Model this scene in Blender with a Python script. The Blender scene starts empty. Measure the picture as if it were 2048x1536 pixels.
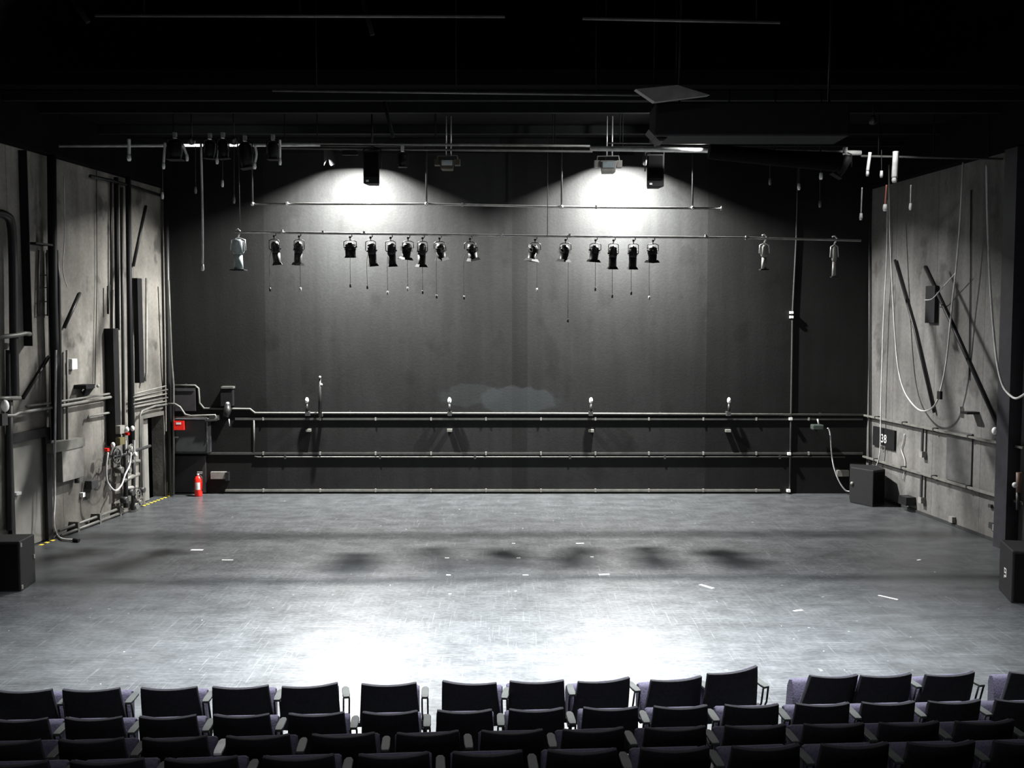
import bpy, math, random
from mathutils import Vector, Matrix
random.seed(7)
sc = bpy.context.scene
col = sc.collection
R = math.radians

# ------------------------------------------------------------ camera model
F, CX, CY = 2000.0, 1024.0, 768.0
PITCH = R(3.66)
CAM = Vector((0, 0, 4.07))
cp, sp = math.cos(PITCH), math.sin(PITCH)
def ray(px, py):
    u = (px - CX) / F; v = (CY - py) / F
    return Vector((u, cp + v * sp, -sp + v * cp))
def at(px, py, Y):
    d = ray(px, py); return CAM + d * (Y / d.y)
def floor_at(px, py, z=0.0):
    d = ray(px, py); return CAM + d * ((z - CAM.z) / d.z)

cam = bpy.data.cameras.new('camera'); cam.sensor_width = 36; cam.lens = F / 2048 * 36
cam.clip_start = 0.05; cam.clip_end = 200
co = bpy.data.objects.new('camera', cam); col.objects.link(co)
co.location = CAM; co.rotation_euler = (R(90) - PITCH, 0, 0)
sc.camera = co

# ------------------------------------------------------------ materials
def nd(nt, t, **kw):
    n = nt.nodes.new(t)
    for k, v in kw.items(): setattr(n, k, v)
    return n
MATS = {}
def mat(name, c, rough=0.6, metal=0.0, var=0.25, scale=6.0, spec=0.5, emit=None, bump=0.0, stretch=(1, 1, 1)):
    if name in MATS: return MATS[name]
    m = bpy.data.materials.new(name); m.use_nodes = True
    nt = m.node_tree; b = nt.nodes['Principled BSDF']
    b.inputs['Roughness'].default_value = rough
    b.inputs['Metallic'].default_value = metal
    b.inputs['Specular IOR Level'].default_value = spec
    tc = nd(nt, 'ShaderNodeTexCoord'); mp = nd(nt, 'ShaderNodeMapping')
    mp.inputs['Scale'].default_value = stretch
    nt.links.new(tc.outputs['Object'], mp.inputs[0])
    no = nd(nt, 'ShaderNodeTexNoise'); no.inputs['Scale'].default_value = scale; no.inputs['Detail'].default_value = 6
    nt.links.new(mp.outputs[0], no.inputs['Vector'])
    cr = nd(nt, 'ShaderNodeValToRGB')
    cr.color_ramp.elements[0].position = 0.3; cr.color_ramp.elements[1].position = 0.7
    cr.color_ramp.elements[0].color = (*[x * (1 - var) for x in c], 1)
    cr.color_ramp.elements[1].color = (*[min(1, x * (1 + var)) for x in c], 1)
    nt.links.new(no.outputs['Fac'], cr.inputs[0])
    nt.links.new(cr.outputs[0], b.inputs['Base Color'])
    if bump:
        bp = nd(nt, 'ShaderNodeBump'); bp.inputs['Strength'].default_value = bump; bp.inputs['Distance'].default_value = 0.01
        nt.links.new(no.outputs['Fac'], bp.inputs['Height']); nt.links.new(bp.outputs[0], b.inputs['Normal'])
    if emit:
        b.inputs['Emission Color'].default_value = (*emit[0], 1); b.inputs['Emission Strength'].default_value = emit[1]
    MATS[name] = m; return m

def wall_mat(name, c, stain=0.45, warm=0.0, axis='x', joint=1.9, patch=None, bay=None):
    """painted rough wall: cloudy tone, vertical runs, faint panel joints"""
    m = bpy.data.materials.new(name); m.use_nodes = True
    nt = m.node_tree; b = nt.nodes['Principled BSDF']; L = nt.links.new
    b.inputs['Roughness'].default_value = 0.6; b.inputs['Specular IOR Level'].default_value = 0.22
    tc = nd(nt, 'ShaderNodeTexCoord')
    def noise(sc_, st, det=6):
        mp = nd(nt, 'ShaderNodeMapping'); mp.inputs['Scale'].default_value = st
        L(tc.outputs['Object'], mp.inputs[0])
        n = nd(nt, 'ShaderNodeTexNoise'); n.inputs['Scale'].default_value = sc_; n.inputs['Detail'].default_value = det
        L(mp.outputs[0], n.inputs['Vector']); return n.outputs['Fac']
    def ramp(s, a, b_, lo, hi):
        r = nd(nt, 'ShaderNodeMapRange'); r.inputs[1].default_value = a; r.inputs[2].default_value = b_
        r.inputs[3].default_value = lo; r.inputs[4].default_value = hi; L(s, r.inputs[0]); return r.outputs[0]
    def mul(a, b_):
        x = nd(nt, 'ShaderNodeMath', operation='MULTIPLY'); L(a, x.inputs[0])
        if isinstance(b_, float): x.inputs[1].default_value = b_
        else: L(b_, x.inputs[1])
        return x.outputs[0]
    big = ramp(noise(0.5, (1, 1, 1), 4), 0.3, 0.7, 1 - stain, 1 + stain * .6)
    runs = ramp(noise(2.5, (1.6, 1.6, 0.12)), 0.3, 0.7, 0.8, 1.2)
    fine = ramp(noise(14, (1, 1, 1), 8), 0.3, 0.7, 0.88, 1.12)
    pat = ramp(noise(1.6, (1, 1, .8), 10), 0.60, 0.68, 1.0, 1 - stain * .9)
    v = mul(mul(mul(big, runs), fine), pat)
    # joints
    sep = nd(nt, 'ShaderNodeSeparateXYZ'); L(tc.outputs['Object'], sep.inputs[0])
    src = sep.outputs[0] if axis == 'x' else sep.outputs[1]
    q = nd(nt, 'ShaderNodeMath', operation='DIVIDE'); L(src, q.inputs[0]); q.inputs[1].default_value = joint
    fr = nd(nt, 'ShaderNodeMath', operation='FRACT'); L(q.outputs[0], fr.inputs[0])
    lt = nd(nt, 'ShaderNodeMath', operation='LESS_THAN'); L(fr.outputs[0], lt.inputs[0]); lt.inputs[1].default_value = 0.012
    jr = ramp(lt.outputs[0], 0, 1, 1.0, 0.6)
    v = mul(v, jr)
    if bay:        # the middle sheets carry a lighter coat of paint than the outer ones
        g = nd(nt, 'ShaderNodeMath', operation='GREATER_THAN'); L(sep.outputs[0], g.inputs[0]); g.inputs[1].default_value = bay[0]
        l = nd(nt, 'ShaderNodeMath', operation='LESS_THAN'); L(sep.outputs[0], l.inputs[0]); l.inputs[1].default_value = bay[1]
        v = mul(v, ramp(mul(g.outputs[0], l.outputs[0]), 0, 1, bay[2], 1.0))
    sc_ = nd(nt, 'ShaderNodeVectorMath', operation='SCALE')
    sc_.inputs[0].default_value = c; L(v, sc_.inputs['Scale'])
    out = sc_.outputs[0]
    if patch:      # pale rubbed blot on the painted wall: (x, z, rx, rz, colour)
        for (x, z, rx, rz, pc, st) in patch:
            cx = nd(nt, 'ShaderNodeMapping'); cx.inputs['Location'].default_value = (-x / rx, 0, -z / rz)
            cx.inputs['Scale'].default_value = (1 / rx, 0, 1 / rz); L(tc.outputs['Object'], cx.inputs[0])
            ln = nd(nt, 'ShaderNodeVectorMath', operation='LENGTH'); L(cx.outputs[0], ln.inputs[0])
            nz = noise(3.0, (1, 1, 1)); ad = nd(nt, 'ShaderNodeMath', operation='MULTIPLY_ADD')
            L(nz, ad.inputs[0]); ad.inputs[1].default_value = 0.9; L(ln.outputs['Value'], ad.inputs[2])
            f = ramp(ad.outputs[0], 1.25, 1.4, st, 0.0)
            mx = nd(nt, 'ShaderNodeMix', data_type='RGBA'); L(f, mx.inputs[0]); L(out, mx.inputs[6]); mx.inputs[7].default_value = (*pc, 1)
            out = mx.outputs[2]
    L(out, b.inputs['Base Color'])
    bp = nd(nt, 'ShaderNodeBump'); bp.inputs['Strength'].default_value = 0.25; bp.inputs['Distance'].default_value = 0.01
    L(noise(20, (1, 1, 1), 4), bp.inputs['Height']); L(bp.outputs[0], b.inputs['Normal'])
    return m

def floor_mat():
    m = bpy.data.materials.new('dark_stage_vinyl'); m.use_nodes = True
    nt = m.node_tree; b = nt.nodes['Principled BSDF']; L = nt.links.new
    tc = nd(nt, 'ShaderNodeTexCoord')
    def noise(s, st, det=6, rot=0):
        mp = nd(nt, 'ShaderNodeMapping'); mp.inputs['Scale'].default_value = st; mp.inputs['Rotation'].default_value = (0, 0, rot)
        L(tc.outputs['Object'], mp.inputs[0])
        n = nd(nt, 'ShaderNodeTexNoise'); n.inputs['Scale'].default_value = s; n.inputs['Detail'].default_value = det
        L(mp.outputs[0], n.inputs['Vector']); return n.outputs['Fac']
    def ramp(s, a, b_, lo, hi):
        r = nd(nt, 'ShaderNodeMapRange'); r.inputs[1].default_value = a; r.inputs[2].default_value = b_
        r.inputs[3].default_value = lo; r.inputs[4].default_value = hi; L(s, r.inputs[0]); return r.outputs[0]
    def math_(op, a, b_):
        x = nd(nt, 'ShaderNodeMath', operation=op); L(a, x.inputs[0])
        if isinstance(b_, float): x.inputs[1].default_value = b_
        else: L(b_, x.inputs[1])
        return x.outputs[0]
    big = ramp(noise(0.35, (.35, 1.2, 1), 3), .3, .7, .88, 1.1)
    mid = ramp(noise(2.6, (.8, 1.1, 1), 10), .35, .65, .80, 1.2)
    fin = ramp(noise(22, (.6, 1, 1), 4), .35, .65, .9, 1.1)
    sx = ramp(noise(5, (12, .25, 1), 5, .22), .60, .72, 0, 1.0)
    sy = ramp(noise(4, (.22, 12, 1), 5, -.06), .60, .72, 0, 1.0)
    sz = ramp(noise(4, (.25, 12, 1), 5, .85), .62, .74, 0, 1.0)
    sw = ramp(noise(4, (.3, 14, 1), 5, 2.2), .63, .74, 0, 1.0)
    spk = ramp(noise(11, (1, .8, 1), 2), .735, .76, 0, 4.0)
    v = math_('MULTIPLY', math_('MULTIPLY', big, mid), fin)
    s = math_('ADD', math_('ADD', math_('ADD', sx, sw), math_('ADD', sz, spk)), sy)
    v = math_('ADD', v, math_('MULTIPLY', s, 0.75))
    vs = nd(nt, 'ShaderNodeVectorMath', operation='SCALE'); vs.inputs[0].default_value = (0.046, 0.0495, 0.0525); L(v, vs.inputs['Scale'])
    L(vs.outputs[0], b.inputs['Base Color'])
    rg = math_('MULTIPLY', math_('MULTIPLY', ramp(mid, .80, 1.2, .345, .375), fin), ramp(s, 0, 1.2, 1.0, 1.18))
    L(rg, b.inputs['Roughness'])
    b.inputs['Specular IOR Level'].default_value = 0.7
    bp = nd(nt, 'ShaderNodeBump'); bp.inputs['Strength'].default_value = 0.05; bp.inputs['Distance'].default_value = 0.01
    L(noise(30, (1, 1, 1), 4), bp.inputs['Height']); L(bp.outputs[0], b.inputs['Normal'])
    return m

BLACK = mat('black_paint', (.006, .006, .007), .6, spec=.25)
BLACKM = mat('black_metal', (.010, .010, .011), .45, .0, spec=.4)
DARK = mat('dark_pipe_paint', (.024, .025, .026), .5)
GREY = mat('grey_pipe_paint', (.085, .085, .078), .5)
RAILM = mat('worn_rail_paint', (.13, .13, .118), .5)
STEEL = mat('galvanised_steel', (.55, .55, .55), .35, .6)
PALE = mat('pale_plastic', (.7, .7, .68), .45)
WHITE = mat('white_paint', (.85, .85, .85), .4)
CABLE = mat('grey_cable_rubber', (.45, .45, .45), .5)
RED = mat('red_enamel', (.75, .02, .012), .3, var=.05)
YEL = mat('yellow_paint', (.8, .62, .05), .5)
CLOTH = mat('purple_grey_upholstery', (.062, .056, .092), .85, bump=.3, scale=60)
SHELL = mat('black_seat_shell', (.020, .020, .025), .72, scale=30, bump=.1, spec=.25)
ARM = mat('grey_armrest_vinyl', (.05, .055, .053), .6)
BOXG = mat('grey_box_paint', (.19, .185, .172), .5)
CAB = mat('charcoal_cabinet_paint', (.035, .037, .04), .5)
SPK = mat('black_speaker_paint', (.008, .008, .009), .65, scale=40, bump=.2, spec=.3)
GRILLE = mat('black_speaker_grille', (.003, .003, .003), .9, scale=80, bump=.4, spec=.1)
CEILM = mat('black_ceiling_paint', (.003, .003, .0035), .95, spec=.1)
GANT = mat('dark_gantry_paint', (.006, .0065, .007), .85, spec=.2)
BRASS = mat('brass_fitting', (.5, .36, .12), .35, .5)
WOOD = mat('dark_tier_carpet', (.02, .02, .024), .95)
TAPE = mat('white_floor_tape', (.6, .6, .58), .6)
DOORM = mat('grey_door_paint', (.17, .168, .155), .5, scale=2)

# ------------------------------------------------------------ mesh builder
class MB:
    def __init__(s): s.v = []; s.f = []; s.sm = []
    def hexa(s, c):
        n = len(s.v); s.v += [Vector(p) for p in c]
        for q in ((0, 3, 2, 1), (4, 5, 6, 7), (0, 1, 5, 4), (1, 2, 6, 5), (2, 3, 7, 6), (3, 0, 4, 7)):
            s.f.append([n + i for i in q]); s.sm.append(False)
        return s
    def box(s, x0, x1, y0, y1, z0, z1):
        return s.hexa([(x0, y0, z0), (x1, y0, z0), (x1, y1, z0), (x0, y1, z0), (x0, y0, z1), (x1, y0, z1), (x1, y1, z1), (x0, y1, z1)])
    def prism(s, poly, z0, z1):
        n = len(s.v); k = len(poly)
        s.v += [Vector((x, y, z0)) for x, y in poly] + [Vector((x, y, z1)) for x, y in poly]
        s.f.append([n + i for i in range(k)][::-1]); s.sm.append(False)
        s.f.append([n + k + i for i in range(k)]); s.sm.append(False)
        for i in range(k):
            j = (i + 1) % k; s.f.append([n + i, n + j, n + k + j, n + k + i]); s.sm.append(False)
        return s
    def tube(s, pts, r, n=8, cap=True):
        pts = [Vector(p) for p in pts]; m = len(pts)
        rs = r if isinstance(r, (list, tuple)) else [r] * m
        t0 = (pts[1] - pts[0]).normalized()
        ref = Vector((0, 0, 1)) if abs(t0.z) < .9 else Vector((1, 0, 0))
        u = t0.cross(ref).normalized(); base = len(s.v)
        for i, p in enumerate(pts):
            if i == 0: t = pts[1] - p
            elif i == m - 1: t = p - pts[i - 1]
            else: t = (pts[i + 1] - p).normalized() + (p - pts[i - 1]).normalized()
            if t.length < 1e-9: t = t0
            t.normalize()
            u = u - t * u.dot(t)
            if u.length < 1e-6: u = t.orthogonal()
            u.normalize(); w = t.cross(u)
            for k in range(n):
                a = 2 * math.pi * k / n
                s.v.append(p + (u * math.cos(a) + w * math.sin(a)) * rs[i])
        for i in range(m - 1):
            for k in range(n):
                a = base + i * n + k; b = base + i * n + (k + 1) % n
                s.f.append([a, b, b + n, a + n]); s.sm.append(True)
        if cap:
            s.f.append([base + k for k in range(n)][::-1]); s.sm.append(False)
            s.f.append([base + (m - 1) * n + k for k in range(n)]); s.sm.append(False)
        return s
    def ball(s, c, r, n=8, sz=1.0):
        c = Vector(c); pts = []; rs = []
        for i in range(7):
            a = math.pi * (i / 6); pts.append(c + Vector((0, 0, -math.cos(a) * r * sz))); rs.append(max(.0005, math.sin(a) * r))
        return s.tube(pts, rs, n)
    def xf(s, M, start=0):
        for i in range(start, len(s.v)): s.v[i] = M @ s.v[i]
        return s
    def build(s, name, m, parent=None, org=None, bevel=0):
        me = bpy.data.meshes.new(name)
        o = Vector(org) if org is not None else Vector((0, 0, 0))
        me.from_pydata([tuple(p - o) for p in s.v], [], s.f); me.update()
        for p, f in zip(me.polygons, s.sm): p.use_smooth = f
        me.materials.append(m)
        ob = bpy.data.objects.new(name, me); col.objects.link(ob)
        if parent: ob.parent = parent
        if bevel:
            b = ob.modifiers.new('bevel', 'BEVEL'); b.width = bevel; b.segments = 2; b.limit_method = 'ANGLE'
        return ob
LABELS = {}
def tag(o, label, cat, group=None, kind=None):
    if label: o['label'] = label
    if cat: o['category'] = cat
    if group: o['group'] = group
    if kind: o['kind'] = kind
    if label: LABELS.setdefault(label, []).append(o)
def thing(name, label, cat, loc=(0, 0, 0), rz=0, group=None):
    o = bpy.data.objects.new(name, None); o.empty_display_size = .1; col.objects.link(o)
    o.location = loc; o.rotation_euler = (0, 0, rz); tag(o, label, cat, group); return o
def solo(name, mb, m, label, cat, group=None, bevel=0):
    xs = [p.x for p in mb.v]; ys = [p.y for p in mb.v]; zs = [p.z for p in mb.v]
    c = Vector(((min(xs) + max(xs)) / 2, (min(ys) + max(ys)) / 2, min(zs)))
    ob = mb.build(name, m, org=c, bevel=bevel); ob.location = c; tag(ob, label, cat, group); return ob
def struct(name, mb, m, parent=None):
    ob = mb.build(name, m, parent)
    if not parent: ob['kind'] = 'structure'
    return ob
class Th:
    """a thing built in world coordinates; the Empty sits at loc"""
    def __init__(s, name, label, cat, loc, group=None):
        s.loc = Vector(loc); s.e = thing(name, label, cat, loc, 0, group)
    def part(s, name, mb, m, sub=None, label=None, bevel=0):
        ob = mb.build(name, m, sub or s.e, org=s.loc, bevel=bevel)
        if label: ob['label'] = label
        return ob
def copy_tree(o, parent=None):
    c = o.copy(); col.objects.link(c)
    if parent: c.parent = parent
    for ch in list(o.children): copy_tree(ch, c)
    return c
def smooth(pts, k=6):
    pts = [Vector(p) for p in pts]; P = [pts[0]] + pts + [pts[-1]]; out = []
    for i in range(1, len(P) - 2):
        a, b, c, d = P[i - 1:i + 3]
        for j in range(k):
            t = j / k
            out.append(.5 * ((2 * b) + (c - a) * t + (2 * a - 5 * b + 4 * c - d) * t * t + (3 * b - a - 3 * c + d) * t ** 3))
    out.append(pts[-1]); return out

# ------------------------------------------------------------ room planes
YB = floor_at(1036, 987).y
class Wall:
    def __init__(s, o, d, n): s.o = Vector(o); s.d = Vector(d).normalized(); s.n = Vector(n).normalized()
    def P(s, px, py, off=0.0):
        r = ray(px, py); o = s.o + s.n * off
        t = (o - CAM).dot(s.n) / r.dot(s.n); return CAM + r * t
    def sz(s, px, py, off=0.0):
        p = s.P(px, py, off); return (p - s.o).dot(s.d), p.z
    def pt(s, a, z, off): 
        q = s.o + s.d * a + s.n * off; return Vector((q.x, q.y, z))
    def box(s, mb, x0, y0, x1, y1, a=0.0, b=.1):
        s0, za = s.sz(x0, y0, b); s1, zb = s.sz(x1, y1, b)
        if s0 > s1: s0, s1 = s1, s0
        z0, z1 = min(za, zb), max(za, zb)
        return s.sbox(mb, s0, s1, z0, z1, a, b)
    def sbox(s, mb, s0, s1, z0, z1, a, b):
        return mb.hexa([s.pt(s0, z0, b), s.pt(s1, z0, b), s.pt(s1, z0, a), s.pt(s0, z0, a),
                        s.pt(s0, z1, b), s.pt(s1, z1, b), s.pt(s1, z1, a), s.pt(s0, z1, a)])
    def tube(s, mb, pts, off, r, sm=False, n=8):
        q = [s.P(x, y, off) for x, y in pts]
        if sm: q = smooth(q)
        return mb.tube(q, r, n)
cl = floor_at(342, 987); cr_ = floor_at(1731, 987)
XL, XR = cl.x, cr_.x
dl = ray(1260, 640); dr = ray(800, 640)
dL = Vector((dl.x / dl.y, 1, 0)); dR = Vector((dr.x / dr.y, 1, 0))
BW = Wall((XL, YB, 0), (1, 0, 0), (0, -1, 0))
LW = Wall((XL, YB, 0), -dL, (1, -dL.x, 0))
RW = Wall((XR, YB, 0), -dR, (-1, dR.x, 0))
YF = -7.0; ZC = 12.0; T = .25
def wx(W, x0, d, y): return x0 + d.x * (y - YB)
lf = Vector((wx(LW, XL, dL, YF), YF, 0)); rf = Vector((wx(RW, XR, dR, YF), YF, 0))

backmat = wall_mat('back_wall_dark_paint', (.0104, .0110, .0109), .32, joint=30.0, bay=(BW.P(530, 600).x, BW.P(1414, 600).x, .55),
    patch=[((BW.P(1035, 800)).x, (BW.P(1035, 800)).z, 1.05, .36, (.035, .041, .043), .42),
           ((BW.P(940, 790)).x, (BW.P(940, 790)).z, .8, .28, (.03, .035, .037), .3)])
leftmat = wall_mat('left_wall_grey_paint', (.18, .172, .155), .62, axis='y', joint=1.45)
rightmat = wall_mat('right_wall_grey_paint', (.125, .123, .118), .45, axis='y', joint=1.7)
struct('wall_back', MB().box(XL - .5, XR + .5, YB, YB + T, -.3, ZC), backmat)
mb = MB(); a = Vector((XL, YB, 0)); mb.prism([(lf.x, lf.y), (a.x, a.y), (a.x - T, a.y), (lf.x - T, lf.y)][::-1], -.3, ZC)
wl = mb
mb = MB(); a = Vector((XR, YB, 0)); mb.prism([(rf.x, rf.y), (a.x, a.y), (a.x + T, a.y), (rf.x + T, rf.y)], -.3, ZC)
struct('wall_right', mb, rightmat)
struct('wall_rear', MB().box(lf.x - T, rf.x + T, YF - T, YF, -.3, ZC), BLACK)
fl = MB(); fl.prism([(lf.x - .2, lf.y), (rf.x + .2, rf.y), (XR + .2, YB + .1), (XL - .2, YB + .1)], -.25, 0)
struct('floor', fl, floor_mat())
fl = MB(); fl.prism([(lf.x - .2, lf.y), (rf.x + .2, rf.y), (XR + .3, YB + .1), (XL - .3, YB + .1)], ZC, ZC + .2)
struct('ceiling', fl, CEILM)

# left wall with the doorway at the back corner and the nearer one: recesses cut by building the wall in pieces
def seg_wall(W, length, holes, m, name):
    mb = MB(); s = -.0
    for (s0, s1, z1) in holes:
        W.sbox(mb, s, s0, -.3, ZC, -T, 0); W.sbox(mb, s0, s1, z1, ZC, -T, 0); s = s1
    W.sbox(mb, s, length, -.3, ZC, -T, 0)
    return struct(name, mb, m)
Llen = (lf - Vector((XL, YB, 0))).length
sA0 = LW.sz(327, 1000)[0]; sA1 = LW.sz(286, 1000)[0]; zA = LW.sz(306, 833)[1]
sB0 = LW.sz(88, 1000)[0]; sB1 = LW.sz(22, 1000)[0]; zB = LW.sz(50, 880)[1]
seg_wall(LW, Llen, [(sA0, sA1, zA), (sB0, sB1, zB)], leftmat, 'wall_left')
# door 1 : dark doorway near the corner, leaf half open
mb = MB(); LW.sbox(mb, sA0 - .1, sA1 + .1, 0, zA + .1, -.9, -.85)
d1 = struct('door_1', mb, BLACK)
mb = MB(); LW.sbox(mb, sA0 + (sA1 - sA0) * .55, sA1, 0.02, zA - .02, -.12, -.07); 
o = mb.build('door_leaf', DOORM, d1); o['label'] = 'grey door leaf'
mb = MB(); LW.sbox(mb, sA0 - .09, sA0, 0, zA + .09, 0, .05); LW.sbox(mb, sA1, sA1 + .09, 0, zA + .09, 0, .05); LW.sbox(mb, sA0, sA1, zA, zA + .09, 0, .05)
mb.build('door_frame', GREY, d1)
mb = MB(); LW.sbox(mb, sB0, sB1, 0.02, zB - .02, -.08, -.02)
d2 = struct('door_2', mb, DOORM)
mb = MB(); LW.sbox(mb, sB0 - .16, sB0, 0, zB + .16, -.1, .07); LW.sbox(mb, sB1, sB1 + .1, 0, zB + .16, -.1, .07); LW.sbox(mb, sB0, sB1, zB, zB + .16, -.1, .07)
o = mb.build('door_frame', BLACKM, d2)
p = LW.sz(36, 985)
mb = MB(); LW.sbox(mb, sB1 - .25, sB1 - .1, 1.0, 1.05, -.02, .04); mb.build('door_handle', STEEL, d2)
# skirting along the right wall
mb = MB(); RW.sbox(mb, 0.1, 20, 0, .06, 0, .03); struct('baseboard_right', mb, DARK)

# ------------------------------------------------------------ seating tiers
SL = .05
def row_y(D, X): return D + SL * X
def tier(name, Dfront, z):
    y0 = YF; mb = MB()
    XA, XB = -9.0, 9.0
    def lim(y, s): return (wx(LW, XL, dL, y) + .02) if s < 0 else (wx(RW, XR, dR, y) - .02)
    yl = row_y(Dfront, -8.5); yr = row_y(Dfront, 8.5)
    mb.prism([(lim(y0, -1), y0), (lim(y0, 1), y0), (lim(yr, 1), yr), (lim(yl, -1), yl)], z - .215, z)
    struct(name, mb, WOOD)
tz = [.0]
fronts = [7.72, 6.87] + [6.87 - .88 * k for k in range(1, 8)]
for i, D in enumerate(fronts): tier('trim_%d' % (i + 1), D, .215 * (i + 1))

# ------------------------------------------------------------ seats
def make_seat(P, ws, hz=0.0, arm_=True):
    root = bpy.data.objects.new('theatre_seat', None); col.objects.link(root)
    # curved shell: rear bulges towards the audience in the middle
    mb = MB(); NX, NZ = 10, 5
    zt, zb = .78 + hz, .33
    def shell(u, t, off):     # u -1..1, t 0 bottom..1 top
        w = (.262 * (1 - t) + .232 * t) * ws
        y = .15 * (1 - t) ** 1.2 + .055 * u * u + off
        z = zb + (zt - zb) * t + .006 * u * u * t
        return Vector((u * w, y, z))
    n0 = len(mb.v)
    for off in (0, .045):
        for j in range(NZ + 1):
            for i in range(NX + 1): mb.v.append(shell(-1 + 2 * i / NX, j / NZ, off))
    W_ = NX + 1; H_ = W_ * (NZ + 1)
    for j in range(NZ):
        for i in range(NX):
            a = j * W_ + i
            mb.f.append([a, a + 1, a + 1 + W_, a + W_]); mb.sm.append(True)
            mb.f.append([H_ + a, H_ + a + W_, H_ + a + 1 + W_, H_ + a + 1]); mb.sm.append(True)
    for i in range(NX):
        a = i; mb.f.append([a, H_ + a, H_ + a + 1, a + 1]); mb.sm.append(False)
        a = NZ * W_ + i; mb.f.append([a, a + 1, H_ + a + 1, H_ + a]); mb.sm.append(False)
    for j in range(NZ):
        a = j * W_; mb.f.append([a, a + W_, H_ + a + W_, H_ + a]); mb.sm.append(False)
        a = j * W_ + NX; mb.f.append([a, H_ + a, H_ + a + W_, a + W_]); mb.sm.append(False)
    back = mb.build('backrest', SHELL, root, bevel=.008)
    # upholstered pad on the stage side of the shell
    mb = MB()
    for (j0, j1) in ((.12, .97),):
        for i in range(8):
            u0 = -.93 + 1.86 * i / 8; u1 = -.93 + 1.86 * (i + 1) / 8
            mb.hexa([shell(u0, j0, .046), shell(u1, j0, .046), shell(u1, j0, .085), shell(u0, j0, .085),
                     shell(u0, j1, .046), shell(u1, j1, .046), shell(u1, j1, .075), shell(u0, j1, .075)])
    mb.build('back_cushion', CLOTH, back)
    # tipped-up seat
    mb = MB(); w = .25 * ws
    prof = [(.30, .30), (.40, .28), (.425, .34), (.425, .58), (.40, .645), (.345, .66), (.325, .62), (.295, .36)]
    n = len(mb.v); k = len(prof)
    xs = [-w, -w + .02, w - .02, w]
    for xi, x in enumerate(xs):
        sh = .93 if xi in (0, 3) else 1.0
        for (y, z) in prof: mb.v.append(Vector((x, .36 + (y - .36) * sh, .46 + (z - .46) * sh)))
    for a in range(3):
        for i in range(k):
            j = (i + 1) % k; mb.f.append([n + a * k + i, n + a * k + j, n + (a + 1) * k + j, n + (a + 1) * k + i]); mb.sm.append(True)
    mb.f.append([n + i for i in range(k)][::-1]); mb.sm.append(False); mb.f.append([n + 3 * k + i for i in range(k)]); mb.sm.append(False)
    mb.build('seat', CLOTH, root)
    # beam + armrest frame in the gap to the right
    h = P / 2
    mb = MB(); mb.box(-h + .02, h + .02, .20, .25, .33, .37); mb.box(-.2, .2, .14, .30, .35, .365); mb.build('seat_beam', BLACKM, root)
    mb = MB(); mb.prism([(h - .028, .05), (h + .028, .05), (h + .034, .11), (h + .032, .27), (h + .016, .31), (h - .016, .31), (h - .032, .27), (h - .034, .11)], .635, .66)
    if arm_: mb.build('armrest', ARM, root, bevel=.006)
    for sx in (-1, 1) if arm_ else ():
        mb = MB(); mb.tube([(h + sx * .026, .07, .637), (h + sx * .026, .12, .48), (h + sx * .02, .20, .36)], .009, 6); mb.build('armrest_support', BLACKM, root)
    mb = MB(); mb.box(h - .035, h + .035, .14, .30, .31, .40); mb.build('hinge_block', BLACKM, root, bevel=.005)
    mb = MB(); mb.tube([(h, .22, .33), (h, .22, .02)], .016, 8); mb.box(h - .03, h + .03, .05, .40, 0, .022); mb.build('leg', BLACKM, root)
    return root
P1, P2 = .648, .616
protoF = make_seat(P1, 1.07); protoR = make_seat(P2, 1.0); protoT = make_seat(P1, 1.07, .075); protoN = make_seat(.56, 1.07, 0, False)
PARTX = {}
used = set()
def place_seat(proto, cxpx, D, z, yaw, label, group, roll=0.0):
    # where the row line meets the viewing column
    r = ray(cxpx, 1420); Z = z + .78
    k = (r.x / r.y); # x = k' * y with height correction
    # depth direction: x/y for a point at height Z on this column
    y = D
    for _ in range(8):
        q = math.atan2(CAM.z - Z, y); depth = y * cp + (CAM.z - Z) * sp
        x = (cxpx - CX) / F * depth; y = row_y(D, x)
    o = proto if id(proto) not in used else copy_tree(proto)
    used.add(id(proto))
    o.location = (x, y, z); o.rotation_euler = (0, roll, yaw + math.atan(SL)); tag(o, label, 'seat', group)
    return o
ordn = ['first', 'second', 'third', 'fourth', 'fifth', 'sixth', 'seventh', 'eighth', 'ninth', 'tenth', 'eleventh', 'twelfth', 'thirteenth', 'fourteenth', 'fifteenth']
row1 = [(-16, 95, 1390, 0, protoF, 'cut off by the left edge of the picture'), (121, 232, 0, 1, protoF, 'set level'), (278, 388, 0, 0, protoF, 'set level'),
        (422, 533, 0, 1, protoF, 'set level'), (565, 675, 0, 9, protoF, 'right corner pushed forward'), (723, 831, 0, 1, protoF, 'under the left bright floor patch'),
        (882, 990, 0, -9, protoF, 'left corner pushed forward'), (1021, 1129, 0, 0, protoF, 'set level'), (1161, 1266, 0, 11, protoF, 'turned, by the right bright patch'),
        (1307, 1411, 0, 10, protoF, 'turned, just left of the tallest seat'), (1434, 1534, 0, 11, protoT, 'taller than all others and tilted'), (1617, 1717, 0, 12, protoN, 'twisted, purple cushion showing at left'),
        (1731, 1830, 0, 5, protoF, 'just right of the twisted seat'), (1862, 1959, 0, 8, protoF, 'last complete one at the right'), (2030, 2132, 0, 0, protoF, 'only its edge showing at the right border')]
for i, (a, b, t, yaw, pr, extra) in enumerate(row1):
    o = place_seat(pr, (a + b) / 2, 8.86, 0, R(yaw), ('front row seat, %s from the left, %s' % (ordn[i], extra)) , 'seats in the front row by the stage', {10: R(-4), 11: R(4)}.get(i, 0))
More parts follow.
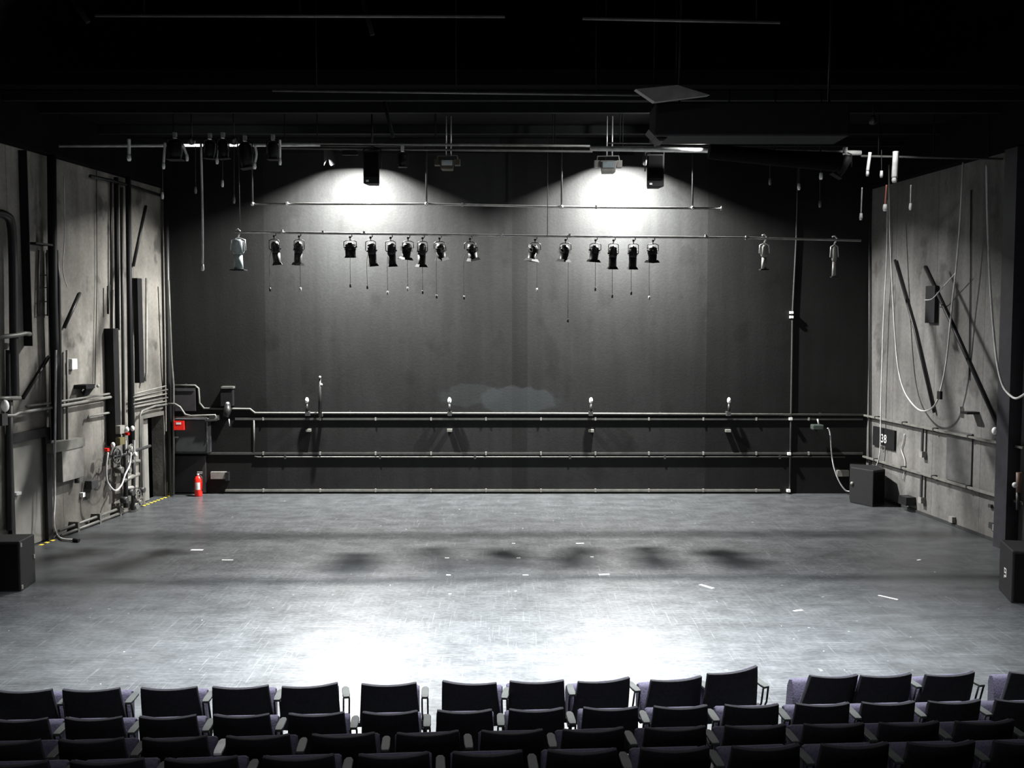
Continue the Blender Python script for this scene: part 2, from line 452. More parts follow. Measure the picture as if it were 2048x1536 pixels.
lefts2 = [(-26, 85), (124, 236), (275, 386), (424, 533), (576, 685), (726, 832), (876, 982), (1020, 1129), (1170, 1277), (1312, 1419), (1457, 1560), (1602, 1701), (1735, 1834), (1869, 1968), (2003, 2105)]
for i, (a, b) in enumerate(lefts2):
    place_seat(protoR, (a + b) / 2, 8.20, 0, R(random.uniform(-1, 3)), 'black theatre seat in the second row from the stage, %s from the left' % ordn[i], 'seats in the second row')
lefts3 = [(-57, 69), (112, 239), (281, 408), (449, 575), (622, 747), (794, 918), (964, 1087), (1129, 1252), (1296, 1415), (1459, 1575), (1618, 1734), (1770, 1886), (1925, 2038)]
for i, (a, b) in enumerate(lefts3):
    place_seat(protoR, (a + b) / 2, 7.25, .215, R(random.uniform(0, 3)), 'black theatre seat in the third row from the stage, %s from the left' % ordn[i], 'seats in the third row')
def glare_arm(o, m):  # glare on one armrest is put into a white colour
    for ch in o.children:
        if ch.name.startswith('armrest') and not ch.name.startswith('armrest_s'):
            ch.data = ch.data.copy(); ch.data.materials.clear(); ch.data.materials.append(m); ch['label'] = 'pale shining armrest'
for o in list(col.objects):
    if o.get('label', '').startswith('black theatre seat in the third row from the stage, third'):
        glare_arm(o, mat('white_armrest_glare', (.85, .82, .85), .3)); o['label'] = 'black seat in the third row from the stage, with glare painted on one armrest'
lefts4 = [(-60, 84), (134, 279), (325, 468), (523, 664), (716, 857), (906, 1046), (1098, 1237), (1287, 1423), (1473, 1606), (1654, 1785), (1830, 1958), (2006, 2130)]
for i, (a, b) in enumerate(lefts4):
    place_seat(protoR, (a + b) / 2, 6.40, .43, R(random.uniform(0, 3)), 'black seat in the row along the bottom edge, %s from the left' % ordn[i], 'seats in the nearest row')

# ------------------------------------------------------------ lighting bars and lanterns
DB = 20.5
barpts = [at(470, 464, DB), at(760, 468, DB), at(1050, 472, DB), at(1500, 476, DB), at(1722, 481, DB)]
t = Th('lighting_bar', 'long dark lighting bar that carries the row of black lanterns before the back wall', 'pipe', barpts[0])
t.part('bar_tube', MB().tube(barpts, .024, 8), mat('bar_steel', (.30, .30, .29), .3, .5))
for x, y in ((564, 464), (646, 466), (728, 467), (1003, 471), (1139, 472), (1412, 474), (1493, 476)):
    p = at(x, y, DB); t.part('bar_clamp', MB().box(p.x - .02, p.x + .02, p.y - .03, p.y + .03, p.z - .03, p.z + .045), STEEL)
for x in (480, 1095, 1593):
    p = at(x, 470, DB); t.part('suspension_cable', MB().tube([p, (p.x, p.y, 7.85)], .008, 5), DARK)
def make_profile(L, wd, frame=.09):
    root = bpy.data.objects.new('stage_lantern', None); col.objects.link(root)
    mb = MB(); mb.tube([(0, 0, .03), (.035, 0, .02), (.04, 0, -.02), (.0, 0, -.04), (0, 0, -.10)], .011, 6); mb.box(-.02, .02, -.025, .025, -.06, -.02); mb.build('hook_clamp', BLACKM, root)
    mb = MB(); z1 = -.10; mb.tube([(-wd - .02, 0, -.10 - L * .42), (-wd - .02, 0, -.13), (-wd * .6, 0, z1), (wd * .6, 0, z1), (wd + .02, 0, -.13), (wd + .02, 0, -.10 - L * .42)], .009, 6); mb.build('yoke', BLACKM, root)
    pv = bpy.data.objects.new('lantern_body', None)
    mb = MB()
    zz = -.14
    mb.tube([(0, 0, zz), (0, 0, zz - .03), (0, 0, zz - .05), (0, 0, zz - L * .40), (0, 0, zz - L * .45), (0, 0, zz - L * .5)], [wd * .5, wd * .8, wd, wd * 1.08, wd * 1.05, wd * .95], 8)
    for k in range(4): mb.box(-wd * 1.08, wd * 1.08, -wd * .95, wd * .95, zz - .08 - k * L * .07, zz - .088 - k * L * .07)
    mb.box(-wd - .03, wd + .03, -.012, .012, -.115 - L * .42, -.085 - L * .42)
    body = mb.build('housing', BLACKM, root)
    mb = MB(); mb.tube([(0, 0, zz - L * .5), (0, 0, zz - L * .9), (0, 0, zz - L * .97)], [wd * 1.0, wd * .98, wd * 1.05], 10); mb.build('lens_tube', BLACKM, body)
    f = frame; mb = MB(); z = zz - L
    g = f * .72
    for (a0, b0, a1, b1) in ((-1, -1, 1, -1), (1, -1, 1, 1), (1, 1, -1, 1), (-1, 1, -1, -1)):
        mb.hexa([(a0 * f, b0 * f, z), (a1 * f, b1 * f, z), (a1 * g, b1 * g, z), (a0 * g, b0 * g, z), (a0 * g * 1.02, b0 * g * 1.02, z + .055), (a1 * g * 1.02, b1 * g * 1.02, z + .055), (a1 * g * .95, b1 * g * .95, z + .055), (a0 * g * .95, b0 * g * .95, z + .055)])
   
    mb.box(-f * .72, f * .72, -f * .72, f * .72, z + .008, z + .012)
    mb.build('gel_frame', BLACK, body)
    mb = MB(); mb.box(-.03, .03, wd * .8, wd * 1.25, -.2, -.15); mb.build('lamp_cap', STEEL, body)
    return root
LONG = make_profile(.48, .082, .10); SHORT = make_profile(.34, .092, .115); FRES = make_profile(.31, .108, .112)
lan = [(548, 479, 'L', 5, 10, 578, -9), (598, 482, 'L', 0, 40, 578, 2), (700, 486, 'F', 0, 0, 570, 0), (741, 482, 'L', 6, 20, 573, -7), (781, 483, 'L', 4, 15, 585, -6), (816, 486, 'S', -3, 45, 577, -1),
       (845, 483, 'L', 0, 30, 583, 0), (879, 487, 'S', 14, 50, 592, -6), (940, 487, 'S', 12, 25, 594, -12), (1070, 487, 'S', -6, 45, 579, 4), (1131, 485, 'S', 0, 45, 640, 5),
       (1191, 485, 'S', -2, 20, 577, 0), (1227, 494, 'L', 0, 10, 591, -2), (1267, 490, 'L', 0, 10, 585, -4), (1306, 494, 'S', 5, 45, 595, -7)]
ldesc = ['first from the left of the row', 'second from the left of the row', 'short and boxy, third from the left, under the left hot spot', 'fourth from the left, just right of the boxy one', 'fifth from the left of the row', 'squat one, sixth from the left of the row',
         'narrow one, seventh from the left of the row', 'slanting one, eighth from the left of the row', 'slanting one alone just left of the gap in the row', 'white-edged one alone just right of the gap in the row', 'squat one with a pointed gel frame, second right of the gap',
         'leftmost of the close set of four at the right', 'second of the close set of four at the right', 'third of the close set of four at the right', 'last of the close set of four at the right']
kinds = {'L': LONG, 'S': SHORT, 'F': FRES}
PLUG = mat('pale_plug', (.45, .45, .43), .5)
def barz(px):
    xs = [(470, 464), (760, 468), (1050, 472), (1500, 476), (1722, 481)]
    for (a, b), (c, d) in zip(xs, xs[1:]):
        if px <= c: return b + (d - b) * (px - a) / (c - a)
    return 481
lan_objs = []
for q_ in lan:
    pr = kinds[q_[2]]; lan_objs.append(pr if id(pr) not in used else copy_tree(pr)); used.add(id(pr))
for i, (px, ytop, k, tilt, yaw, ycord, dx) in enumerate(lan):
    o = lan_objs[i]
    p = at(px, barz(px), DB); o.location = p - Vector((0, 0, .035))
    for ch in o.children:
        if ch.name.startswith('housing'): ch.rotation_euler = (R(6), R(-tilt), R(yaw))
    tag(o, 'black stage lantern, ' + ldesc[i], 'stage light', 'lanterns on the lighting bar')
    q = at(px + dx, ycord, DB) - o.location
    mb = MB(); mb.tube(smooth([(0.03, 0.03, -.2), (q.x, .05, -.45), (q.x, 0.05, q.z)], 4), .0045, 5); cd = mb.build('power_cable', DARK, o)
    mb = MB(); mb.tube([(q.x, .05, q.z + .03), (q.x, .05, q.z - .05)], .02, 6); mb.build('plug', PLUG if i in (1, 4, 5, 9, 14) else BLACKM, cd)
# pale lanterns at both ends
def end_lantern(px, py, L, wd, m1, label, D=DB):
    p = at(px, py, D); t = Th('stage_lantern', label, 'stage light', p, 'pale lanterns at the ends of the bar')
    mb = MB(); mb.tube([p + Vector(v) for v in ((-.05, 0, .06), (.0, 0, .08), (.05, 0, .03), (0, 0, -.08))], .018, 6); t.part('hook_clamp', mb, STEEL)
    mb = MB(); mb.tube([p + Vector(v) for v in ((-wd - .03, 0, -.10 - L * .4), (-wd - .02, 0, -.14), (0, 0, -.09), (wd + .02, 0, -.14), (wd + .03, 0, -.10 - L * .4))], .014, 6); t.part('yoke', mb, STEEL)
    mb = MB(); mb.tube([p + Vector((0, 0, z)) for z in (-.13, -.18, -.13 - L * .4, -.13 - L * .5)], [wd * .6, wd, wd * 1.05, wd * .8], 8); h = t.part('housing', mb, m1)
    mb = MB(); mb.tube([p + Vector((0, 0, z)) for z in (-.13 - L * .5, -.13 - L)], [wd * .7, wd * .8], 10); t.part('lens_tube', mb, m1, h)
    f = wd * 1.2; z = p.z - .13 - L; mb = MB(); mb.box(p.x - f, p.x + f, p.y - f, p.y + f, z - .01, z + .012); t.part('gel_frame', mb, BLACKM, h)
    return t
end_lantern(476, 466, .62, .12, mat('grey_green_lantern', (.22, .26, .26), .4), 'large grey lantern hanging at the left end of the lighting bar')
end_lantern(1529, 477, .50, .07, BOXG, 'slim pale-edged lantern hanging right of the last black lantern')
end_lantern(1669, 480, .62, .05, BOXG, 'slim lantern farthest right on the lighting bar, near the right wall corner')

# upper bar
DU = 21.6
up = [at(505, 408, DU), at(853, 408, DU), at(1123, 414, DU), at(1445, 417, DU)]
t = Th('lighting_bar', 'upper pipe frame hanging close to the back wall under the hot spots', 'pipe', up[0])
t.part('bar_tube', MB().tube(up, .024, 8), MATS['bar_steel'])
for x, y in ((505, 408), (853, 408), (1123, 414), (1385, 416)):
    p = at(x, y, DU); t.part('hanger_tube', MB().tube([p, (p.x, p.y, 7.88)], .02, 6), DARK)
    t.part('joint', MB().ball(p, .045), STEEL)
for x, y in ((574, 408), (924, 410), (1192, 415), (1444, 417)):
    p = at(x, y, DU); t.part('joint', MB().box(p.x - .02, p.x + .02, p.y - .03, p.y + .03, p.z - .03, p.z + .045), STEEL)

# ------------------------------------------------------------ overhead grid
GZ = 7.9
mb = MB(); mb.prism([(wx(LW, XL, dL, 16.6) + .05, 16.6), (wx(RW, XR, dR, 16.6) - .05, 16.6), (XR - .05, YB - .02), (XL + .05, YB - .02)], GZ, GZ + .25)
tagm = mb.build('ceiling', CEILM); tagm['kind'] = 'structure'
mb = MB(); mb.prism([(wx(LW, XL, dL, 11) + .05, 11), (wx(RW, XR, dR, 11) - .05, 11), (wx(RW, XR, dR, 16.4) - .05, 16.4), (wx(LW, XL, dL, 16.4) + .05, 16.4)], 9.6, 9.8)
o = mb.build('ceiling', CEILM); o['kind'] = 'structure'
def wall_top_shade(W, name):  # black boxes added to stand in for shade at the wall tops
    mb = MB(); s1 = (Vector((W.o.x, YB, 0)) - (W.o + W.d * 12.5)).length
    W.sbox(mb, .03, 12.5, 7.08, 7.89, .0, .26); W.sbox(mb, 6.9, 12.5, 7.9, 9.6, .0, .42)
    o = mb.build(name, CEILM); o['kind'] = 'structure'
wall_top_shade(LW, 'trim_20'); wall_top_shade(RW, 'trim_21')  # both trims are the added black shade boxes
def beam(y, z, name, label, m, h=.16, w=.1):
    mb = MB(); x0 = wx(LW, XL, dL, y) + .05; x1 = wx(RW, XR, dR, y) - .05
    mb.box(x0, x1, y - w / 2, y + w / 2, z, z + h); return solo(name, mb, m, label, 'beam', 'ceiling beams above the stage')
for y, lb in ((17.0, 'dark ceiling beam nearest the audience, under the grid'), (18.0, 'dark ceiling beam above the white-lit pipe'), (20.0, 'dark ceiling beam above the hanging lanterns'), (21.4, 'dark ceiling beam closest to the back wall')):
    beam(y, GZ - .17, 'ceiling_beam', lb, GANT)
for (pts, D, r, lb, m) in (
    ([(55, 292), (640, 290)], 18.6, .028, 'steel pipe brightly lit across the upper left, carrying lanterns', mat('bright_steel', (.6, .6, .58), .4, .3)),
    ([(560, 286), (1180, 292)], 18.4, .022, 'thin pipe running along the top centre above the black speakers', RAILM),
    ([(560, 296), (1185, 303)], 18.9, .022, 'lower thin pipe at top centre, just over the wall glow', GREY),
    ([(1180, 297), (1722, 306)], 18.3, .045, 'thick pipe shining white at the upper right', MATS['bright_steel'] if 'bright_steel' in MATS else STEEL),
    ([(1215, 286), (1420, 288)], 18.1, .014, 'slender rail right above the white shining pipe', RAILM),
    ([(190, 31), (1010, 33)], 13.0, .02, 'faint pipe high up at the left of the dark ceiling', GREY),
    ([(1165, 37), (1560, 45)], 13.0, .02, 'faint pipe high up at the right of the dark ceiling', GREY),
    ([(545, 181), (1280, 190)], 15.6, .02, 'faint pipe across the middle of the dark ceiling', GREY),
    ([(1722, 312), (2010, 318)], 18.3, .02, 'dim pipe end near the top right corner', GREY)):
    q = [at(x, y, D) for x, y in pts]; t = Th('overhead_pipe', lb, 'pipe', q[0], 'overhead pipes')
    t.part('pipe_run', MB().tube(q, r, 8), m); top = GZ + .01 if D > 16.6 else (9.61 if D > 11 else ZC)
    for f_ in (.12, .5, .88):
        c = q[0] + (q[-1] - q[0]) * f_; t.part('hanger_tube', MB().tube([c, (c.x, c.y, top)], .01, 6), GANT)
for (a, b, D, lb) in (((146, 0), (176, 45), 13.2, 'slanted brace at the top left corner of the dark ceiling'), ((725, 0), (745, 70), 13.4, 'slanted brace high in the middle of the ceiling'), ((768, 200), (786, 275), 17.2, 'slanted brace above the left black speaker')):
    solo('ceiling_brace', MB().tube([at(*a, D), at(*b, D)], .035, 6), GANT, lb, 'beam', 'slanted ceiling braces')
# black hanging box, reflector panel, roll
p0 = at(1312, 203, 14.6); p1 = at(1700, 272, 14.6)
t = Th('hanging_case', 'large black case hanging under the ceiling at the upper right', 'case', (p0.x, 14.6, p1.z))
mb = MB(); mb.box(p0.x, p1.x, 14.6, 15.3, p1.z, p0.z); t.part('case_body', mb, BLACK, bevel=.03)
a = at(1300, 262, 14.55); b = at(1356, 262, 14.55); c = at(1326, 278, 14.55)
mb = MB(); mb.hexa([(c.x - .03, 14.7, c.z), (c.x + .03, 14.7, c.z), (c.x + .03, 15.1, c.z), (c.x - .03, 15.1, c.z), (a.x, 14.7, a.z + .05), (b.x, 14.7, a.z + .05), (b.x, 15.1, a.z + .05), (a.x, 15.1, a.z + .05)]); t.part('bracket', mb, BLACKM)
for x in (1360, 1660):
    q = at(x, 205, 14.9); t.part('hanger_tube', MB().tube([(q.x, 14.95, p0.z), (q.x, 14.95, 9.6)], .02, 6), BLACKM)
mb = MB(); a, b, c, d = at(1272, 178, 14.2), at(1355, 170, 14.2), at(1420, 190, 14.2), at(1310, 204, 14.2)
mb.hexa([a, d, c, b] + [v + Vector((0, .25, .03)) for v in (a, d, c, b)]); 
t = Th('reflector_panel', 'pale tilted panel hanging just above the black hanging case', 'panel', d); t.part('panel_sheet', mb, BOXG)
for q in (b, d): t.part('hanger_wire', MB().tube([q + Vector((0, .12, .01)), (q.x, q.y + .12, 9.61)], .006, 5), BLACK)
r0, r1 = at(1418, 303, 16.9), at(1680, 324, 16.9)
mb = MB(); mb.tube([r0, (r0 + r1) / 2 - Vector((0, 0, .02)), r1], [.125, .13, .16], 14); 
t = Th('cloth_roll', 'fat black cloth roll hanging under the grid at the right of the shining pipe', 'cloth roll', r0); t.part('roll', mb, CEILM)
for f_ in (.15, .5, .85):
    q = r0 + (r1 - r0) * f_; t.part('strap', MB().tube([q, (q.x, q.y, GZ + .01)], .012, 5), BLACK)

# hanging speakers
def hang_speaker(x0, x1, y0, y1, D, lb, yw):
    a = at(x0, y0, D); b = at(x1, y1, D); t = Th('hanging_speaker', lb, 'speaker', ((a.x + b.x) / 2, D, b.z), 'black speakers hanging before the back wall')
    mb = MB(); mb.prism([(a.x, D), (b.x, D), (b.x - .05, D + .34), (a.x + .05, D + .34)], b.z, a.z); c = t.part('cabinet', mb, SPK, bevel=.01)
    mb = MB(); mb.box(a.x + .03, b.x - .03, D - .014, D - .002, b.z + .12, a.z - .03); t.part('grille', mb, GRILLE)
    mb = MB(); mb.box(a.x + .05, a.x + .10, D - .012, D - .001, b.z + .03, b.z + .065); t.part('badge', mb, PALE, label='small pale badge')
    for sx in (a.x - .015, b.x + .015):
        mb = MB(); mb.tube([(sx, D + .15, (a.z + b.z) / 2), (sx, D + .15, a.z + .05), ((a.x + b.x) / 2, D + .15, a.z + .12)], .012, 6); t.part('bracket_arm', mb, BLACKM)
    mb = MB(); mb.tube([((a.x + b.x) / 2, D + .15, a.z + .11), ((a.x + b.x) / 2, D + .15, GZ - .01)], .02, 6); t.part('hanger_tube', mb, BLACKM)
hang_speaker(726, 759, 303, 367, 18.7, 'black speaker hanging in front of the left hot spot on the wall', 0)
hang_speaker(1294, 1328, 308, 373, 18.7, 'black speaker hanging right of the right hot spot on the wall', 0)
# clear-view floods
def flood(px, py, D, w, h, lb, m):
    p = at(px, py, D); t = Th('floodlight', lb, 'floodlight', p, 'floodlights hanging with lens facing the audience')
    mb = MB(); mb.hexa([(p.x - w * .6, D, p.z - h), (p.x + w * .6, D, p.z - h), (p.x + w * .5, D + .25, p.z - h), (p.x - w * .5, D + .25, p.z - h),
                        (p.x - w * .72, D, p.z + h * .2), (p.x + w * .72, D, p.z + h * .2), (p.x + w * .5, D + .3, p.z + h * .5), (p.x - w * .5, D + .3, p.z + h * .5)])
    b = t.part('housing', mb, m, bevel=.01)
    mb = MB(); mb.box(p.x - w * .5, p.x + w * .5, D - .02, D - .002, p.z - h * .55, p.z + h * .1); t.part('glass', mb, mat('dull_glass', (.22, .26, .27), .15), b)
    for s_ in (-1, 1):
        mb = MB(); mb.box(p.x + s_ * w * .95 - .05, p.x + s_ * w * .95 + .05, D + .02, D + .2, p.z - h * .45, p.z + h * .25); t.part('side_bracket', mb, m)
    mb = MB(); mb.tube([(p.x - w * 1.0, D + .1, p.z), (p.x - w * .9, D + .1, p.z + h * .75), (p.x + w * .9, D + .1, p.z + h * .75), (p.x + w, D + .1, p.z)], .014, 6); t.part('yoke', mb, BOXG)
    for s_ in (-.1, .35):
        mb = MB(); mb.tube([(p.x + w * s_, D + .1, p.z + h * .7), (p.x + w * s_, D + .1, GZ - .02)], .014, 6); t.part('hanger', mb, STEEL)
flood(1217, 325, 18.9, .22, .18, 'grey floodlight with a glass front, hanging left of the right hot spot', BOXG)
flood(894, 322, 18.9, .2, .15, 'dim brownish floodlight hanging between the two wall hot spots', mat('brown_lantern', (.06, .05, .035), .5))
# dark lanterns on the lit pipe
def block_lantern(px, py, w, L, D, tl, lb):
    p = at(px, py, D); t = Th('stage_lantern', lb, 'stage light', p, 'dark lanterns clamped on the upper pipes')
    M = Matrix.Translation(p) @ Matrix.Rotation(R(tl), 4, 'Y')
    mb = MB(); mb.tube([(0, 0, .10), (0, 0, .05), (0, 0, -L * .5), (0, 0, -L)], [w * .6, w, w, w * .8], 10).xf(M); b = t.part('housing', mb, BLACK)
    mb = MB(); mb.box(-w, w, -w, w, -L - .015, -L).xf(M); t.part('gel_frame', mb, BLACK, b)
    mb = MB(); mb.tube([p + Vector((-w - .02, 0, -.1)), p + Vector((-w - .01, 0, .12)), p + Vector((0, 0, .16)), p + Vector((w + .01, 0, .12)), p + Vector((w + .02, 0, -.1))], .012, 6); t.part('yoke', mb, BLACK)
    mb = MB(); mb.box(p.x - .03, p.x + .03, p.y - .03, p.y + .05, p.z + .14, p.z + .24); t.part('hook_clamp', mb, STEEL)
for a in ((350, 292, .13, .24, 18.3, 0, 'dark lantern clamped on the lit pipe beside the long hanging rope, on its left'), (420, 294, .10, .2, 18.3, 5, 'dark lantern clamped just right of the long hanging rope'), (446, 292, .09, .22, 18.3, -6, 'dark lantern, middle one of three left of the upper pipe frame'),
          (490, 298, .12, .34, 18.3, -8, 'long dark lantern hanging low above the large grey lantern'), (546, 296, .10, .2, 18.3, 0, 'dark lantern at the right end of the lit left pipe'), (805, 318, .08, .14, 18.9, 0, 'small round dark lantern right of the left black speaker'),
          (1690, 322, .10, .3, 18.0, 30, 'slanting dark lantern with bright spots at the right end of the cloth roll'), (60, 292, .09, .26, 18.3, 0, 'dim lantern at the far left end of the lit pipe')):
    block_lantern(*a)
# cables and safety ropes that hang from the grid
def hang(px, y0, y1, D, r, m, lb, tip=None, sway=0, tipr=.03, sp_=.0):
    a, b = at(px, y0, D), at(px + sway, y1, D)
    pts = smooth([a, a + (b - a) * .5 + Vector((sp_, 0, 0)), b], 5)
    t = Th('hanging_cable', lb, 'cable', b, 'cables hanging from the overhead grid')
    t.part('cable', MB().tube(pts, r, 6), m)
    if tip: t.part('plug', MB().tube([b + Vector((0, 0, .03)), b - Vector((0, 0, .05)), b - Vector((0, 0, .09))], [tipr * .8, tipr, tipr * .7], 6), tip)
hang(402, 288, 532, 18.2, .020, CABLE, 'long pale rope hanging far down at the upper left before the back wall', PALE, 3, .03, .01)
hang(258, 278, 312, 18.3, .03, PALE, 'short pale cable end hanging from the lit pipe at its left half', PALE, 0, .04)
hang(330, 285, 328, 18.3, .022, PALE, 'short white strap hanging at the left wall corner', PALE, -3, .03)
hang(366, 290, 312, 18.1, .022, PALE, 'short white strap slanting beside the brightest part of the left pipe', PALE, 8, .03)
hang(510, 290, 328, 18.1, .022, PALE, 'curved white strap hanging above the left end of the upper pipe frame', PALE, -1, .035, .03)
hang(560, 280, 320, 18.1, .022, PALE, 'short white strap at the right end of the lit left pipe', PALE, 0, .03)
hang(436, 300, 318, 18.3, .012, PALE, 'tiny white cable end under the dark lanterns at the upper left', PALE, -2, .03)
hang(445, 290, 364, 18.3, .006, DARK, 'thin dark cable with a pale plug, second right of the long rope', PALE, 0, .025)
hang(325, 330, 388, 18.3, .006, DARK, 'thin cable with a pale plug along the left wall corner', PALE, 0, .025)
hang(391, 290, 377, 18.3, .006, DARK, 'thin dark cable with a dim plug just left of the long rope', BOXG, 0, .025)
hang(468, 290, 397, 18.3, .006, DARK, 'thin dark cable ending above the large grey lantern', BOXG, 0, .025)
hang(1540, 290, 360, 18.3, .006, DARK, 'thin dark cable with dim plug, leftmost under the black roll', BOXG, 0, .025)
hang(1598, 290, 370, 18.3, .006, DARK, 'thin dark cable with pale plug under the middle of the black roll', PALE, 0, .03)
hang(1642, 290, 349, 18.3, .006, DARK, 'thin dark cable with bright plug at the right end of the black roll', WHITE, 0, .035)
hang(1640, 352, 405, 18.5, .006, DARK, 'thin dark cable with dim plug reaching lower right of the black roll', BOXG, 0, .025)
hang(1740, 305, 342, 18.0, .03, PALE, 'bright white strap hanging left of the stout white one at the upper right', PALE, -5, .03)
hang(1792, 303, 355, 18.0, .055, PALE, 'stout white bundle hanging at the upper right corner', PALE, -3, .05)
hang(1763, 300, 345, 18.0, .006, DARK, 'short dark cable between the two white bundles at the upper right', PALE, 0, .03)
hang(1724, 375, 430, 18.0, .012, CABLE, 'faint cable with a grey plug at the right wall corner', PALE, -2, .03)
hang(1773, 370, 412, 18.0, .014, mat('reddish_cable', (.45, .16, .11), .5), 'reddish cable with a round white end at the upper right', WHITE, -3, .04)
hang(1822, 370, 410, 18.0, .012, CABLE, 'faint cable with pale plug, rightmost of the hanging ends before the right wall', PALE, -1, .03)
for (px, y0, D, lb) in ((1724, 305, 18.0, 0), (1773, 305, 18.0, 0), (1822, 308, 18.0, 0)):
    pass

# ------------------------------------------------------------ back wall fittings
o_ = .03
t = Th('conduit', 'pale grey conduit running the full width of the back wall above the upper rail', 'pipe', BW.P(508, 826, o_))
mb = MB(); BW.tube(mb, [(348, 771), (390, 771), (397, 777), (399, 806), (408, 817), (500, 818), (510, 826), (1100, 827), (1728, 830)], o_, .026); t.part('conduit_run', mb, GREY)
for x, y in ((372, 771), (455, 817), (700, 826), (1010, 827), (1320, 828), (1640, 829)):
    mb = MB(); BW.box(mb, x - 2, y - 4, x + 2, y + 4, 0, o_ - .02); t.part('pipe_clip', mb, DARK)
cl_x = [526, 640, 751, 862, 972, 1082, 1191, 1298, 1407, 1513, 1618]
def rail(name, lb, x0, x1, y, hh, off, m, ys=0):
    t = Th(name, lb, 'rail', BW.P(x0, y, off), 'wall rails on the back wall')
    mb = MB(); s0, z0 = BW.sz(x0, y + hh, off); s1, z1 = BW.sz(x1, y - hh, off); BW.sbox(mb, s0, s1, z0, z1, off - .03, off); t.part('rail_bar', mb, m)
    for x in cl_x:
        if x0 < x < x1:
            mb = MB(); BW.box(mb, x - 1.5, y - 3, x + 1.5, y + 3, 0, off + .015); t.part('clamp', mb, BOXG)
    return t
rail('wall_rail', 'upper dark rail along the back wall, just under the long conduit', 470, 1726, 838, 2.2, .036, mat('dark_rail', (.04, .042, .04), .5))
rail('wall_rail', 'middle dark rail along the back wall, halfway to the floor', 415, 1726, 907, 2.2, .036, MATS['dark_rail'])
rail('wall_rail', 'lowest pale rail along the foot of the back wall', 450, 1560, 981, 2.2, .04, RAILM)
t = Th('conduit', 'thin conduit just below the middle rail of the back wall', 'pipe', BW.P(510, 914, .06))
mb = MB(); BW.tube(mb, [(509, 913), (516, 914), (1690, 914)], .025, .018); t.part('conduit_run', mb, GREY)
for x in (570, 760, 950, 1140, 1330, 1560):
    mb = MB(); BW.box(mb, x - 2, 911, x + 2, 918, 0, .045); t.part('pipe_clip', mb, DARK)
mb = MB(); BW.tube(mb, [(508, 840), (508, 905)], .018, .02); solo('conduit', mb, GREY, 'short vertical conduit between the upper and middle rails at the left', 'pipe')
t = Th('standpipe', 'thin vertical pipe with white clamps rising up the right of the back wall', 'pipe', BW.P(1578, 987, .2))
mb = MB(); BW.tube(mb, [(1579, 988), (1582, 838), (1585, 628), (1593, 470), (1593, 400)], .028, .022); t.part('pipe', mb, mat('dim_pipe', (.028, .028, .028), .5))
for x, y in ((1578, 982), (1579, 908), (1582, 838), (1584, 625), (1584, 634)):
    mb = MB(); BW.box(mb, x - 3, y - 2.5, x + 3, y + 2.5, .0, .10); t.part('clamp', mb, PALE)
for x, lb in ((614, 'leftmost of four white-topped lamps on the back wall conduit'), (899, 'second from the left of four white-topped lamps on the back wall conduit'), (1182, 'third from the left of four white-topped lamps on the back wall conduit'), (1458, 'rightmost of four white-topped lamps on the back wall conduit')):
    q = BW.P(x, 826, .17); t = Th('wall_lamp', lb, 'wall lamp', q, 'white-topped lamps along the back wall')
    mb = MB(); BW.tube(mb, [(x, 827), (x, 808)], .17, .03); t.part('stem', mb, BLACKM)
    mb = MB(); c = BW.P(x, 801, .17); mb.ball(c, .046, 8, 1.6); t.part('lamp_cap', mb, WHITE, label='white lamp cap')
    mb = MB(); BW.box(mb, x - 4, 824, x + 4, 832, 0, .2); t.part('base', mb, DARK)
for x, y, lb in ((616, 861, 'leftmost'), (899, 861, 'second from the left'), (1183, 862, 'third from the left'), (1457, 862, 'rightmost')):
    mb = MB(); BW.box(mb, x - 5, y - 2.5, x + 5, y + 2.5, 0, .12); solo('wall_socket', mb, RAILM, 'small pale socket under the upper rail, %s of four in line' % lb, 'socket', 'small sockets under the upper rail')
q = BW.P(641, 832, .22); t = Th('upright_stick', 'thin black stick standing up from the upper rail right of the first wall lamp', 'pole', q)
mb = MB(); BW.tube(mb, [(640, 834), (640, 757)], .22, [.045, .03]); t.part('pole', mb, BLACKM)
mb = MB(); BW.box(mb, 637, 828, 643, 834, 0, .24); t.part('foot_bracket', mb, DARK)
for x, y in ((640, 754), (643, 769)):
    mb = MB(); mb.ball(BW.P(x, y, .25), .025); t.part('knob', mb, PALE)
# corner cupboards
q = BW.P(380, 908, .3); t = Th('electrical_cabinet', 'charcoal wall cabinet beneath the conduits in the left back corner', 'cabinet', q)
mb = MB(); BW.box(mb, 346, 838, 415, 907, 0, .32); t.part('cabinet_body', mb, CAB, bevel=.01)
mb = MB(); BW.box(mb, 350, 842, 411, 903, .322, .335); d = t.part('door', mb, CAB)
mb = MB(); BW.box(mb, 350, 873, 357, 876, .336, .35); t.part('handle', mb, BOXG, d)
mb = MB(); BW.tube(mb, [(347, 834), (413, 836), (414, 842), (414, 880)], .34, .016); t.part('edge_trim', mb, RAILM)
q = BW.P(370, 822, .12); t = Th('junction_box', 'dark square box set above the charcoal cabinet in the corner', 'box', q)
mb = MB(); BW.box(mb, 349, 776, 391, 822, 0, .07); t.part('box_body', mb, mat('very_dark_box', (.02, .018, .02), .6)); mb = MB(); BW.box(mb, 352, 779, 388, 782, .07, .09); t.part('lid_strip', mb, CAB)
t = Th('conduit', 'thick grey conduit curving over the top of the corner cabinet', 'pipe', BW.P(372, 832, .36))
mb = MB(); BW.tube(mb, [(334, 808), (350, 808), (360, 814), (370, 829), (382, 832), (430, 830), (432, 834), (430, 840), (410, 842)], .38, .026); t.part('conduit_run', mb, GREY)
mb = MB(); BW.box(mb, 418, 832, 432, 842, .0, .32); t.part('end_box', mb, DARK)
